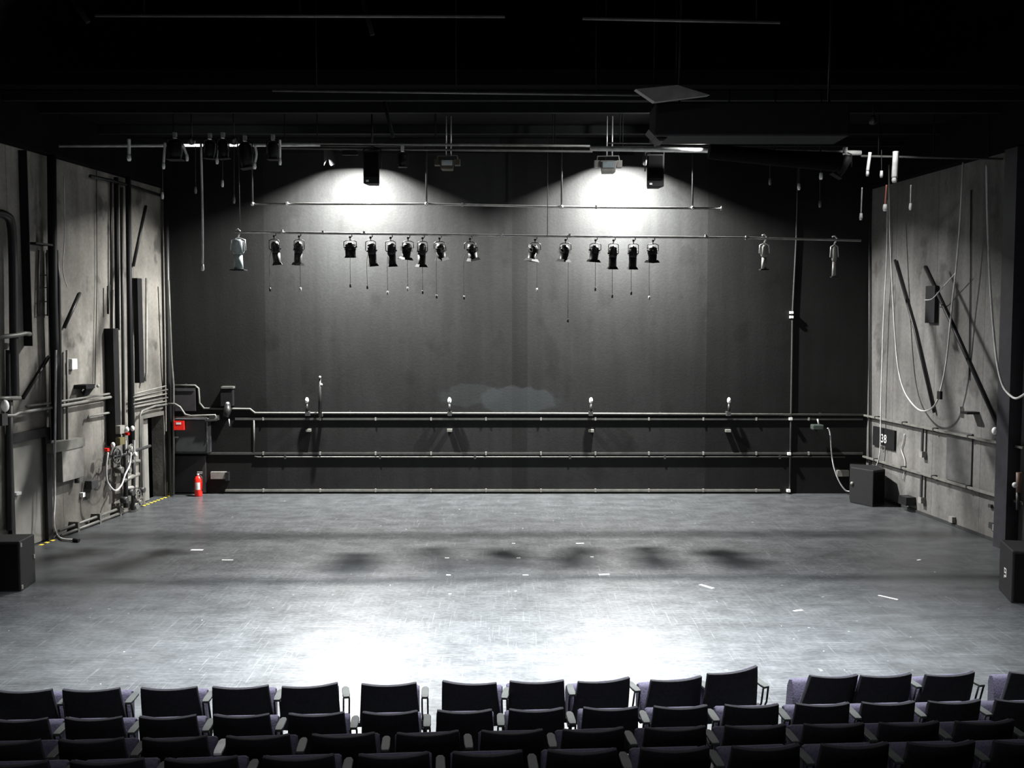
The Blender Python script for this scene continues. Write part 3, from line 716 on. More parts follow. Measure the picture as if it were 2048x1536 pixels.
mb = MB(); BW.box(mb, 347, 842, 368, 860, .34, .42); o = solo('call_point', mb, RED, 'red fire call box on the front of the charcoal corner cabinet', 'fire alarm box')
mb = MB(); BW.box(mb, 352, 845, 362, 849, .421, .424); e = mb.build('label_plate', PALE, o, org=o.location); e['label'] = 'pale plate'
# extinguisher
p = floor_at(397, 990); p.y = YB - .35; p = Vector((at(397, 985, YB - .35).x, YB - .35, 0))
t = Th('fire_extinguisher', 'red fire extinguisher standing on the floor under the charcoal cabinet', 'fire extinguisher', p)
mb = MB(); mb.tube([p + Vector((0, 0, z)) for z in (0, .02, .40, .46, .48)], [.08, .088, .088, .055, .03], 16); b = t.part('cylinder', mb, RED)
mb = MB(); mb.tube([p + Vector((0, 0, .47)), p + Vector((0, 0, .52))], .03, 8); mb.box(p.x - .02, p.x + .09, p.y - .012, p.y + .012, .52, .54); mb.box(p.x - .02, p.x + .10, p.y - .012, p.y + .012, .555, .57); t.part('valve', mb, STEEL)
mb = MB(); mb.tube(smooth([p + Vector(v) for v in ((.02, 0, .5), (.10, -.03, .42), (.11, -.03, .25), (.10, -.02, .12))]), .012, 6); t.part('hose', mb, BLACKM)
mb = MB(); 
for k in range(6):
    a0, a1 = R(-120 + k * 12), R(-120 + (k + 1) * 12); r = .0895
    mb.v += [p + Vector((r * math.cos(a0), r * math.sin(a0), .16)), p + Vector((r * math.cos(a1), r * math.sin(a1), .16)), p + Vector((r * math.cos(a1), r * math.sin(a1), .33)), p + Vector((r * math.cos(a0), r * math.sin(a0), .33))]
    n = len(mb.v) - 4; mb.f.append([n, n + 1, n + 2, n + 3]); mb.sm.append(True)
t.part('label_sticker', mb, PALE, b, label='pale instruction sticker')
mb = MB(); BW.box(mb, 421, 944, 452, 958, 0, .09); o = solo('socket_panel', mb, BOXG, 'grey socket panel on the back wall right of the fire extinguisher', 'socket')
mb = MB(); BW.box(mb, 450, 945, 457, 962, 0, .12); e = mb.build('plug', BLACKM, o, org=o.location)
mb = MB(); BW.box(mb, 1675, 941, 1698, 953, 0, .09); solo('socket_panel', mb, BOXG, 'grey socket panel on the back wall left of the corner speaker', 'socket')
mb = MB(); BW.box(mb, 346, 912, 412, 985, 0, .05); solo('wall_panel', mb, mat('very_dark_box2', (.015, .015, .017), .7), 'black board on the wall behind the fire extinguisher', 'panel')
q = BW.P(453, 815, .3); t = Th('wall_spotlight', 'black spotlight with bracket on the wall right of the corner cabinet', 'spotlight', q)
mb = MB(); BW.box(mb, 441, 776, 465, 812, .0, .16); t.part('backplate', mb, BLACK)
mb = MB(); BW.box(mb, 442, 773, 466, 777, .0, .18); t.part('top_trim', mb, GREY)
mb = MB(); mb.tube([BW.P(455, 806, .25), BW.P(455, 820, .38), BW.P(452, 834, .42)], [.06, .09, .07], 10); t.part('lamp_head', mb, BLACKM)
mb = MB(); mb.ball(BW.P(455, 808, .3), .05); t.part('knob', mb, STEEL)
mb = MB(); BW.tube(mb, [(458, 838), (459, 852)], .3, .012); t.part('cable', mb, CABLE)
q = BW.P(1636, 853, .3); t = Th('wall_spotlight', 'small dark lamp fixed to the upper rail left of the corner speaker', 'spotlight', q)
mb = MB(); BW.box(mb, 1626, 850, 1648, 860, .1, .32); t.part('lamp_head', mb, mat('green_black', (.03, .04, .035), .5), bevel=.02)
mb = MB(); BW.tube(mb, [(1635, 838), (1638, 850)], .2, .02); t.part('bracket', mb, STEEL)
mb = MB(); BW.tube(mb, [(1655, 856), (1660, 866), (1663, 905), (1668, 935), (1678, 962), (1690, 980), (1699, 983)], .16, .016, True); solo('hanging_hose', mb, CABLE, 'grey cable curving down the back wall to the corner speaker', 'cable')

# ------------------------------------------------------------ floor speakers
def spk_mark(t, pts, W=None):
    pass
p = floor_at(1697, 1001); 
A = floor_at(1700, 1005); B = floor_at(1745, 1014); C = floor_at(1769, 1010)
t = Th('floor_speaker', 'black angled loudspeaker on the floor in the right back corner', 'speaker', B, 'loudspeakers standing on the floor')
D_ = Vector((C.x + .02, C.y + .55, 0)); E_ = Vector((A.x + .15, A.y + .5, 0))
mb = MB(); mb.prism([(A.x, A.y), (B.x, B.y), (C.x, C.y), (D_.x, D_.y), (E_.x, E_.y)], 0, .80); b = t.part('cabinet', mb, SPK, bevel=.015)
n_ = (B - C).cross(Vector((0, 0, 1))).normalized(); 
u = (C - B).normalized(); nn = Vector((u.y, -u.x, 0))
g = [B + u * .03 + nn * .004, C - u * .03 + nn * .004]
mb = MB(); mb.hexa([g[0] + Vector((0, 0, .05)), g[1] + Vector((0, 0, .05)), g[1] - nn * .003 + Vector((0, 0, .05)), g[0] - nn * .003 + Vector((0, 0, .05)), g[0] + Vector((0, 0, .75)), g[1] + Vector((0, 0, .75)), g[1] - nn * .003 + Vector((0, 0, .75)), g[0] - nn * .003 + Vector((0, 0, .75))]); t.part('grille', mb, GRILLE)
mb = MB(); q = A + (B - A) * .06; mb.ball(q + Vector((0, -.02, .44)), .04); t.part('handle', mb, BOXG)
# left
x1, y0 = -7.27, 14.62
A = floor_at(42, 1183); Bk = floor_at(72, 1164)
t = Th('floor_speaker', 'black loudspeaker on the floor at the left edge of the stage', 'speaker', A, 'loudspeakers standing on the floor')
u = (Bk - A); u.z = 0; u.normalize(); v = Vector((-u.y, u.x, 0)); dep = (Bk - A).length
q = [A, Bk, Bk + v * .62, A + v * .62]
mb = MB(); mb.prism([(c.x, c.y) for c in q], 0, .76); t.part('cabinet', mb, SPK, bevel=.015)
mb = MB(); mb.prism([(c.x, c.y) for c in (A + v * .03 - u * .012, A + v * .03 - u * .003, A + v * .59 - u * .003, A + v * .59 - u * .012)][::-1], .04, .72); t.part('grille', mb, GRILLE)
for (f_, z) in ((.06, .70), (.06, .06), (.9, .42)):
    c = A + u * dep * f_; mb = MB(); mb.box(c.x - .0, c.x + .014, c.y - .02, c.y + .02, z - .03, z + .03); t.part('corner_cap', mb, BOXG)
# right
A = floor_at(2022, 1206); Bk = floor_at(1997, 1178)
t = Th('floor_speaker', 'black loudspeaker with a small pale mark, at the right edge of the stage', 'speaker', A, 'loudspeakers standing on the floor')
u = (Bk - A); u.z = 0; dep = u.length; u.normalize(); v = Vector((u.y, -u.x, 0))
q = [A, A + v * .6, Bk + v * .6, Bk]
mb = MB(); mb.prism([(c.x, c.y) for c in q], 0, .76); t.part('cabinet', mb, SPK, bevel=.015)
mb = MB(); mb.prism([(c.x, c.y) for c in (A + v * .03 - u * .012, A + v * .57 - u * .012, A + v * .57 - u * .003, A + v * .03 - u * .003)], .04, .72); t.part('grille', mb, GRILLE)
mb = MB(); w0 = -v
for (s0, s1, z0, z1) in ((.26, .36, .40, .415), (.26, .28, .36, .40), (.34, .36, .33, .40), (.26, .36, .345, .36), (.28, .34, .29, .305), (.26, .28, .29, .34), (.34, .36, .26, .305)):
    a = A + u * (s0 * dep / .62) + w0 * .003; b = A + u * (s1 * dep / .62) + w0 * .003
    mb.hexa([a + Vector((0, 0, z0)), b + Vector((0, 0, z0)), b - w0 * .002 + Vector((0, 0, z0)), a - w0 * .002 + Vector((0, 0, z0)), a + Vector((0, 0, z1)), b + Vector((0, 0, z1)), b - w0 * .002 + Vector((0, 0, z1)), a - w0 * .002 + Vector((0, 0, z1))])
t.part('emblem', mb, PALE, label='small pale zigzag mark')

# ------------------------------------------------------------ right wall
def wt(W, name, label, cat, pts, off, r, m, sm=False, group=None, n=8):
    mb = MB(); W.tube(mb, pts, off, r, sm, n); return solo(name, mb, m, label, cat, group)
def wb(W, name, label, cat, rect, a, b, m, group=None, bevel=0):
    mb = MB(); W.box(mb, *rect, a, b); return solo(name, mb, m, label, cat, group, bevel)
for (yy0, yy1, lb, br) in ((833, 912, 'upper rail along the right wall', [(1843, 862, 905), (1996, 896, 944)]), (917, 1020, 'lower rail along the right wall', [(1841, 956, 997), (1991, 1006, 1052)])):
    t = Th('wall_rail', lb + ', sloping towards the viewer', 'rail', RW.P(1740, yy0, .1), 'rails on the right wall')
    zr = RW.P(1740, yy0 + (0), .1).z
    s1 = RW.sz(2046, yy1 - 10, .1)[0]
    mb = MB(); RW.sbox(mb, .02, s1, zr - .02, zr + .02, .07, .11); t.part('rail_bar', mb, RAILM)
    s = .6
    while s < s1:
        mb = MB(); RW.sbox(mb, s - .02, s + .02, zr - .035, zr + .035, 0, .115); t.part('clamp', mb, DARK); s += 1.25
    for (x, ya, yb) in br:
        sx = RW.sz(x, ya, .1)[0]; zz = RW.sz(x, yb, .1)[1]
        mb = MB(); RW.sbox(mb, sx - .03, sx + .03, zz, zr - .02, .06, .09); b = t.part('drop_arm', mb, DARK)
        mb = MB(); RW.sbox(mb, sx - .06, sx + .06, zz - .10, zz + .02, 0, .11); t.part('arm_socket', mb, BOXG, b)
t = Th('notice_board', 'small black board with pale figures on the right wall near the back corner', 'sign', RW.P(1766, 900, .06))
mb = MB(); RW.box(mb, 1746, 852, 1788, 901, 0, .05); bd = t.part('board', mb, BLACK)
s0, z0 = RW.sz(1762, 892, .06); s1, z1 = RW.sz(1787, 868, .06)
txt = bpy.data.curves.new('figures', 'FONT'); txt.body = '20'; txt.size = .26; txt.extrude = .002
tx = bpy.data.objects.new('figures', txt); col.objects.link(tx)
mw = Matrix((( -0, 0, 0),) * 3) if False else None
def text_on(W, body, s, z, size, parent, loc, m, off=.056, flip=1):
    c = bpy.data.curves.new('lettering', 'FONT'); c.body = body; c.size = size; c.extrude = .002
    o = bpy.data.objects.new('lettering', c); col.objects.link(o)
    bpy.context.view_layer.update()
    dg = bpy.context.evaluated_depsgraph_get(); me = bpy.data.meshes.new_from_object(o.evaluated_get(dg))
    bpy.data.objects.remove(o)
    X = W.d * flip; Y = Vector((0, 0, 1)); Z = W.n
    M = Matrix((X, Y, Z)).transposed().to_4x4(); M.translation = W.pt(s, z, off) - loc
    me.transform(M); me.materials.clear(); me.materials.append(m)
    ob = bpy.data.objects.new('lettering', me); col.objects.link(ob); ob.parent = parent; return ob
bpy.data.objects.remove(tx)
sA_, zA_ = RW.sz(1762, 884, .05); text_on(RW, '38', sA_, zA_, .27, bd, t.loc, PALE)
sA_, zA_ = RW.sz(1762, 899, .05); text_on(RW, '271', sA_, zA_, .15, bd, t.loc, BOXG)
wb(RW, 'wall_panel', 'dark grey rectangular panel on the right wall between the two rails', 'panel', (1894, 858, 1941, 972), 0, .03, mat('dark_grey_panel', (.07, .07, .07), .6))
wb(RW, 'wall_speaker', 'narrow black box high on the right wall beside the diagonal bar', 'speaker', (1851, 572, 1868, 646), .01, .09, SPK, bevel=.01)
wt(RW, 'likely_shadow_bar', 'dark diagonal bar for likely shadow, from the narrow black box down the right wall', 'brace', [(1850, 533), (1900, 640), (1997, 855)], .035, .035, BLACKM)  # a likely shadow streak, built as a thin slanting bar along the wall
wt(RW, 'likely_shadow_bar', 'longer dark diagonal bar for likely shade behind the hanging cable loop on the right wall', 'brace', [(1790, 520), (1830, 660), (1868, 825)], .05, .03, BLACKM)  # dark bar shaped after what is probably shade cast on the wall
wt(RW, 'cable', 'pale cable hanging in one wide loop before the right wall', 'cable', [(1778, 330), (1779, 440), (1784, 560), (1790, 670), (1797, 740), (1810, 785), (1832, 815), (1850, 822), (1868, 812), (1880, 785), (1893, 720), (1904, 610), (1912, 540), (1920, 440), (1926, 325)], .35, .017, CABLE and mat('pale_cable', (.38, .38, .37), .5), True)
wb(RW, 'cable_joint', 'short dark sleeve on the rising side of the wide cable loop', 'connector', (1874, 782, 1880, 799), .33, .38, BLACK)
wt(RW, 'cable', 'bright pale cable hanging beside the black column at the right', 'cable', [(1973, 330), (1975, 440), (1980, 560), (1987, 660), (1995, 730), (2006, 772), (2022, 792), (2036, 796), (2060, 780)], .55, .02, mat('pale_cable_b', (.5, .5, .49), .5), True)
wt(RW, 'cable', 'thin pale straight cable dropping to the corner speaker along the right wall', 'cable', [(1775, 400), (1773, 520), (1767, 640), (1762, 800), (1760, 900), (1752, 935)], .12, .014, CABLE, True)
wt(RW, 'cable', 'thin kinked cable crossing the narrow black box on the right wall', 'cable', [(1912, 545), (1885, 575), (1865, 597), (1850, 600)], .26, .010, CABLE, True)
wt(RW, 'corner_pipe', 'grey pipe running up the right back corner', 'pipe', [(1739, 989), (1739, 700), (1739, 380)], .045, .025, DARK)
wt(RW, 'wall_cable', 'thin dark cable running straight down the right wall behind the diagonal bar', 'cable', [(1942, 380), (1940, 600), (1938, 760)], .02, .012, DARK)
wt(RW, 'wall_cable', 'short bent cable hanging near the notice board on the right wall', 'cable', [(1809, 868), (1806, 885), (1803, 900), (1810, 925), (1806, 960)], .03, .012, CABLE, True)
wb(RW, 'wall_bracket', 'small dark bracket above the grey panel on the right wall', 'bracket', (1921, 822, 1934, 829), 0, .25, BLACKM)
wb(RW, 'wall_socket', 'small pale socket low on the right wall near the floor', 'socket', (1897, 1032, 1904, 1046), 0, .08, BOXG)
wb(RW, 'wall_socket', 'tiny dark socket at the lower right wall left of the drop arm', 'socket', (1976, 1008, 1981, 1016), 0, .05, DARK)
wb(RW, 'wall_socket', 'small dark socket beside the lowest drop arm on the right wall', 'socket', (1977, 1044, 1984, 1058), 0, .05, DARK)
q = RW.P(1990, 862, .2); t = Th('wall_lamp', 'white-topped lamp low on the diagonal bar at the right wall', 'wall lamp', q)
t.part('lamp_cap', MB().ball(q, .06, 8, 1.2), WHITE); mb = MB(); RW.box(mb, 1987, 866, 1994, 876, 0, .2); t.part('base', mb, DARK)
wb(RW, 'wedge_block', 'small dark wedge on the floor right of the corner speaker', 'block', (1797, 990, 1812, 1012), .0, .22, BLACKM)
# black column
sC = RW.sz(2012, 1088, .0)[0]; 
mb = MB(); RW.sbox(mb, sC - .02, sC + .34, 0, 7.06, .0, .24); o = solo('steel_column', mb, mat('black_column', (.02, .02, .026), .45), 'tall black steel column against the right wall behind the edge speaker', 'column')
t = Th('valve_fitting', 'rusty valve on the right wall beyond the black column', 'valve', RW.P(2038, 960, .15))
mb = MB(); RW.tube(mb, [(2038, 945), (2038, 985)], .16, .05); t.part('body', mb, mat('rust', (.12, .07, .05), .6)); mb = MB(); mb.ball(RW.P(2030, 970, .25), .05); t.part('knob', mb, PALE)
mb = MB(); RW.tube(mb, [(2036, 985), (2036, 1020)], .14, .035); t.part('pipe', mb, DARK)

# ------------------------------------------------------------ left wall
wt(LW, 'wall_pipe', 'dark curved pipe at the far left edge of the wall', 'pipe', [(-10, 425), (10, 430), (22, 448), (26, 520), (28, 700), (30, 800)], .14, .075, BLACKM, True)
wt(LW, 'wall_pipe', 'grey pipe dropping at the far left below the curved pipe', 'pipe', [(18, 700), (20, 1060)], .08, .06, DARK)
wt(LW, 'wall_pipe', 'stout black pipe beside the hanging grey cable on the left wall', 'pipe', [(103, 300), (106, 600), (111, 760), (112, 880)], .16, .085, BLACK)
wt(LW, 'wall_pipe', 'slimmer black pipe right of the stout one on the left wall', 'pipe', [(112, 500), (117, 560), (119, 700), (119, 880)], .12, .04, BLACKM)
wb(LW, 'cable_channel', 'long flat black channel on the left wall that ends above the left door', 'channel', (54, 300, 65, 692), .0, .16, BLACK)
wb(LW, 'wall_bracket', 'short black shelf bracket between the channel and the stout pipe on the left wall', 'bracket', (72, 484, 106, 492), .0, .22, BLACK)
t = Th('cable_ladder', 'faint cable ladder under the black shelf bracket on the left wall', 'ladder', LW.P(85, 630, .04))
for x in (78, 94):
    mb = MB(); LW.tube(mb, [(x, 500), (x + (1 if x > 80 else -2), 632)], .04, .014); t.part('side_rail', mb, DARK)
for y in (550, 575, 603, 630):
    mb = MB(); LW.tube(mb, [(78, y + 1), (94, y)], .04, .010); t.part('rung', mb, DARK)
wt(LW, 'wall_pipe', 'short pipe from the left edge that bends onto the black channel', 'pipe', [(-10, 675), (30, 671), (50, 667), (60, 668)], .24, .04, GREY)
wt(LW, 'wall_pipe', 'low grey pipe stub at the left edge over the left door', 'pipe', [(-10, 797), (40, 796)], .2, .035, GREY)
wt(LW, 'conduit', 'upper of two parallel conduits crossing the left wall', 'pipe', [(52, 813), (120, 803), (228, 786)], .1, .022, RAILM, False, 'parallel conduits on the left wall')
wt(LW, 'conduit', 'lower of two parallel conduits crossing the left wall', 'pipe', [(-10, 832), (28, 831), (38, 826), (120, 812), (228, 793)], .12, .03, RAILM, False, 'parallel conduits on the left wall')
wt(LW, 'conduit', 'short conduit under the parallel ones, ending at the black pipe box', 'pipe', [(176, 838), (178, 832), (228, 824)], .08, .024, RAILM)
for i, (ya, yb) in enumerate(((789, 771), (795, 779), (802, 787), (809, 795), (815, 802))):
    wt(LW, 'conduit', 'one of five bundled conduits in the left back corner, %s' % ['topmost', 'second from the top', 'middle one', 'second from the bottom', 'lowest'][i], 'pipe', [(264, ya), (336, yb)], .09 + .03 * (i % 2), .018, RAILM if i % 2 == 0 else GREY, False, 'bundled conduits in the left back corner')
wt(LW, 'conduit', 'thick pale conduit framing the dark doorway near the corner', 'pipe', [(280, 1000), (280, 830), (284, 822), (310, 812), (340, 808)], .12, .028, GREY)
# vertical bundle
for (x0, y0, x1, y1, off, r, m, lb) in ((222, 360, 222, 570, .05, .02, BLACKM, 'thinnest dark pipe at the left of the riser bundle'), (216, 572, 216, 628, .08, .022, BLACK, 'short black rod left of the riser bundle'),
        (232, 355, 235, 660, .1, .05, BLACK, 'second riser pipe of the bundle, above the black pipe box'), (243, 375, 247, 870, .12, .035, DARK, 'third riser pipe of the bundle, slim and grey'),
        (256, 345, 262, 890, .14, .06, BLACK, 'thick black riser pipe at the right of the bundle'), (266, 560, 268, 890, .1, .022, GREY, 'pale thin pipe hugging the thick riser'),
        (226, 580, 226, 800, .05, .016, RAILM, 'pale thin pipe left of the black pipe box')):
    wt(LW, 'riser_pipe', lb, 'pipe', [(x0, y0), (x1, y1)], off, r, m, False, 'riser pipes on the left wall')
wb(LW, 'pipe_box', 'tall black box at the foot of the riser bundle on the left wall', 'box', (226, 657, 243, 890), 0, .2, BLACK, None, .01)
t = Th('wall_heater', 'tall black panel with a pale edge pipe next to the left back corner', 'panel', LW.P(283, 765, .1))
mb = MB(); LW.box(mb, 275, 556, 289, 765, 0, .22); t.part('panel_body', mb, BLACK, bevel=.01)
mb = MB(); LW.tube(mb, [(293, 556), (293, 745), (290, 762)], .12, .03); t.part('edge_pipe', mb, RAILM)
wt(LW, 'corner_pipe', 'black pipe running up the left back corner', 'pipe', [(331, 345), (337, 700), (340, 992)], .12, .06, BLACKM)
wt(LW, 'corner_pipe', 'slim grey pipe just right of the black one in the left back corner', 'pipe', [(337, 560), (340, 640), (343, 720), (347, 770), (347, 991)], .26, .025, GREY)
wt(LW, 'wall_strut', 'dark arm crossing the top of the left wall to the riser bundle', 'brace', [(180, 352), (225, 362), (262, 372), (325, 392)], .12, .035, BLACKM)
for (a, b, lb) in (((160, 586), (129, 655), 'short dark slanting bar in the middle of the left wall'), ((99, 712), (46, 797), 'slanting dark bar low on the left wall above the left door'), ((292, 412), (267, 532), 'thin slanting dark bar right of the riser bundle')):
    wt(LW, 'likely_shadow_bar', lb, 'brace', [a, b], .03, .03, BLACKM, False, 'slanting dark bars on the left wall')  # thin dark bars set close against the wall
t = Th('electrical_box', 'grey electrical box with a pale top edge on the left wall', 'box', LW.P(140, 955, .1))
mb = MB(); LW.box(mb, 124, 892, 168, 953, 0, .18); b = t.part('box_body', mb, BOXG, bevel=.01)
mb = MB(); LW.box(mb, 106, 888, 170, 892, 0, .2); t.part('top_edge', mb, RAILM)
mb = MB(); LW.tube(mb, [(134, 887), (134, 700)], .06, .025); t.part('feed_pipe', mb, GREY)
mb = MB(); LW.tube(mb, [(154, 955), (154, 966)], .1, .05); t.part('gland', mb, DARK)
wb(LW, 'wall_socket', 'square dark socket box right of the grey electrical box', 'socket', (183, 962, 197, 975), 0, .14, DARK, None, .01)
wb(LW, 'wall_socket', 'small black box with a pale rim high on the left wall', 'socket', (144, 718, 155, 738), 0, .1, PALE)
wb(LW, 'wall_socket', 'tiny pale socket low on the left wall', 'socket', (166, 986, 171, 993), 0, .07, PALE)
t = Th('wall_hook', 'black hook bracket above the parallel conduits on the left wall', 'hook', LW.P(180, 790, .1))
mb = MB(); LW.box(mb, 172, 770, 190, 776, 0, .25); t.part('arm', mb, BLACK); mb = MB(); mb.hexa([LW.P(168, 793, .02), LW.P(178, 790, .02), LW.P(178, 790, .12), LW.P(168, 793, .12), LW.P(174, 774, .02), LW.P(190, 774, .02), LW.P(190, 774, .2), LW.P(174, 774, .2)]); t.part('plate', mb, BLACK)
mb = MB(); mb.ball(LW.P(196, 772, .2), .035); t.part('knob', mb, PALE)
# hanging grey cable to the floor
pts = [LW.P(112, 700, .25), LW.P(110, 880, .25), LW.P(109, 1000, .25), LW.P(107, 1045, .25), floor_at(113, 1068, .05), floor_at(125, 1078, .03), floor_at(148, 1080, .03)]
t = Th('cable', 'pale cable dropping down the left wall and curling onto the floor', 'cable', floor_at(125, 1078))
t.part('cable_run', MB().tube(smooth(pts), .02, 6), CABLE); mb = MB(); mb.tube([floor_at(147, 1080, .035), floor_at(158, 1081, .035)], .035, 8); t.part('plug', mb, BLACK)
wt(LW, 'hanging_wire', 'thin pale wire hanging down the upper left wall', 'cable', [(128, 350), (129, 470), (126, 540), (135, 575)], .12, .010, CABLE, True)
wt(LW, 'hanging_wire', 'faint straight wire down the middle of the upper left wall', 'cable', [(193, 330), (194, 560), (190, 770)], .04, .008, DARK)
q = LW.P(10, 812, .25); t = Th('wall_lamp', 'white-topped lamp at the far left edge of the left wall', 'wall lamp', q)
t.part('lamp_cap', MB().ball(q, .07, 8, 1.5), WHITE); mb = MB(); LW.box(mb, 4, 828, 16, 850, 0, .25); t.part('base', mb, DARK)
# valve manifold
q = LW.P(262, 1022, .25); t = Th('valve_manifold', 'cluster of pipes, valves and handwheels at the foot of the riser bundle', 'valves', Vector((q.x, q.y, 0)))
def wheel(x, y, off, r, m, nm='handwheel'):
    c = LW.P(x, y, off); mb = MB(); a = LW.d; b = Vector((0, 0, 1))
    mb.tube([c + a * math.cos(R(k * 30)) * r + b * math.sin(R(k * 30)) * r for k in range(13)], .014, 6)
    for k in range(3): mb.tube([c - (a * math.cos(R(60 * k)) + b * math.sin(R(60 * k))) * r, c + (a * math.cos(R(60 * k)) + b * math.sin(R(60 * k))) * r], .008, 5)
    mb.tube([c, c - LW.n * .16], .018, 6)
    return t.part(nm, mb, m)
wheel(234, 912, .34, .15, DARK); wheel(262, 900, .36, .12, GREY); wheel(276, 990, .3, .12, GREY)
for pts, r, m, nm in (([(250, 880), (252, 1015)], .05, BLACKM, 'main_pipe'), ([(268, 880), (266, 1020)], .045, DARK, 'main_pipe'), ([(228, 915), (300, 892)], .035, DARK, 'cross_pipe'), ([(245, 962), (276, 948)], .05, RAILM, 'cross_pipe'),
                      ([(250, 925), (278, 922)], .04, RAILM, 'cross_pipe'), ([(238, 930), (249, 958)], .035, DARK, 'elbow_pipe'), ([(252, 977), (272, 974)], .04, BOXG, 'flange'), ([(282, 990), (282, 1004)], .035, GREY, 'elbow_pipe'), ([(262, 892), (262, 908)], .055, BOXG, 'flange')):
    mb = MB(); LW.tube(mb, pts, .24, r); t.part(nm, mb, m)
mb = MB(); LW.tube(mb, [(216, 905), (213, 930), (214, 960), (222, 975), (232, 981), (243, 970), (250, 950), (259, 930), (262, 905)], .4, .018, True); t.part('looped_hose', mb, CABLE)
mb = MB(); LW.box(mb, 215, 897, 220, 902, .2, .28); t.part('red_lever', mb, RED, label='small red lever')
mb = MB(); LW.box(mb, 256, 865, 260, 870, .2, .27); t.part('red_tag', mb, RED, label='small red tag')
for x, y in ((226, 890), (254, 859), (265, 857), (271, 909)):
    mb = MB(); mb.ball(LW.P(x, y, .33), .045, 8, 1.3); t.part('white_cap', mb, PALE)
mb = MB(); LW.box(mb, 240, 852, 250, 866, .2, .3); t.part('gauge_box', mb, BOXG); mb = MB(); LW.box(mb, 240, 876, 250, 888, .2, .3); t.part('gauge_box', mb, mat('dull_brass', (.09, .08, .035), .5))
for (x, y, s_) in ((250, 1000, .07), (262, 985, .07), (278, 1005, .06), (270, 1012, .07), (284, 980, .06), (240, 940, .07), (256, 940, .06), (236, 905, .08)):
    c = LW.P(x, y, .26); mb = MB(); mb.tube([c - LW.n * .08, c + LW.n * .06], s_, 8); t.part('valve_body', mb, DARK if random.random() < .5 else GREY)
# floor pipes along left wall, hazard strips
pts = [LW.P(118, 1064, .1), LW.P(165, 1046, .1), LW.P(205, 1030, .1), LW.P(250, 1014, .1)]
zf = .1
t = Th('floor_pipe', 'low pipes running along the floor at the foot of the left wall', 'pipe', LW.pt(LW.sz(118, 1064)[0], 0, .1))
sa, sb = LW.sz(250, 1018, .12)[0], LW.sz(118, 1066, .12)[0]
mb = MB(); mb.tube([LW.pt(sa, .14, .12), LW.pt(sb, .14, .12)], .03, 8); t.part('upper_run', mb, GREY)
mb = MB(); mb.tube([LW.pt(sa, .05, .16), LW.pt(sb, .05, .16)], .03, 8); t.part('lower_run', mb, GREY)
s = sa + .3
while s < sb:
    mb = MB(); LW.sbox(mb, s - .03, s + .03, 0, .2, 0, .19); t.part('clip', mb, DARK if int(s * 3) % 2 else GREY); s += .8
def hazard(s0, s1, lb):
    t = Th('hazard_strip', lb, 'floor marking', LW.pt(s0, 0, .12), 'hazard strips at the door thresholds')
    n = max(4, int((s1 - s0) / .08)); my = MB(); mk = MB()
    for k in range(n):
        a, b = s0 + (s1 - s0) * k / n, s0 + (s1 - s0) * (k + 1) / n
        LW.sbox(my if k % 2 == 0 else mk, a, b, 0, .006, .08, .14)
    t.part('yellow_blocks', my, YEL); t.part('black_blocks', mk, BLACK)
hazard(sA0 - .05, sA1 + .3, 'yellow and black strip on the floor before the corner doorway')
hazard(sB0 - .1, sB0 + .35, 'short yellow and black strip on the floor by the left speaker')

# ------------------------------------------------------------ tape marks on the stage
marks = [(894, 1116, .10, .05, 0, 'upper of a pair left of centre'), (897, 1150, .10, .06, 0, 'lower of a pair left of centre'), (1037, 1116, .09, .05, 0, 'upper of a pair at the centre'), (1051, 1150, .12, .05, 0, 'lower of a pair at the centre'),
         (1184, 1114, .08, .05, 0, 'small one in the dark smudge right of centre'), (1208, 1149, .24, .07, 10, 'wide one just below the smudge right of centre'), (1160, 1087, .2, .07, 5, 'wide one farthest back right of centre'), (1027, 1087, .08, .05, 0, 'small one farthest back at the centre'),
         (394, 1100, .30, .10, 0, 'wide one in the left half of the stage'), (455, 1120, .26, .06, 0, 'faint one right of the wide left piece'), (1413, 1173, .08, .34, 35, 'slanting sliver right of centre'), (1776, 1195, .05, .38, 40, 'slanting sliver at the right side'),
         (1596, 1221, .2, .05, 20, 'flat one toward the lower right'), (900, 1188, .06, .06, 0, 'tiny dot below the left pair'), (1838, 1120, .12, .05, 30, 'small one near the right wall')]
for (x, y, w, l, rz, lb) in marks:
    w *= .72; l *= .8; p = floor_at(x, y); mb = MB(); mb.box(-w / 2, w / 2, -l / 2, l / 2, 0, .003).xf(Matrix.Translation((p.x, p.y, .0005)) @ Matrix.Rotation(R(rz), 4, 'Z'))
    solo('tape_mark', mb, TAPE, 'white tape mark on the stage floor, ' + lb, 'tape mark', 'tape marks on the stage floor')

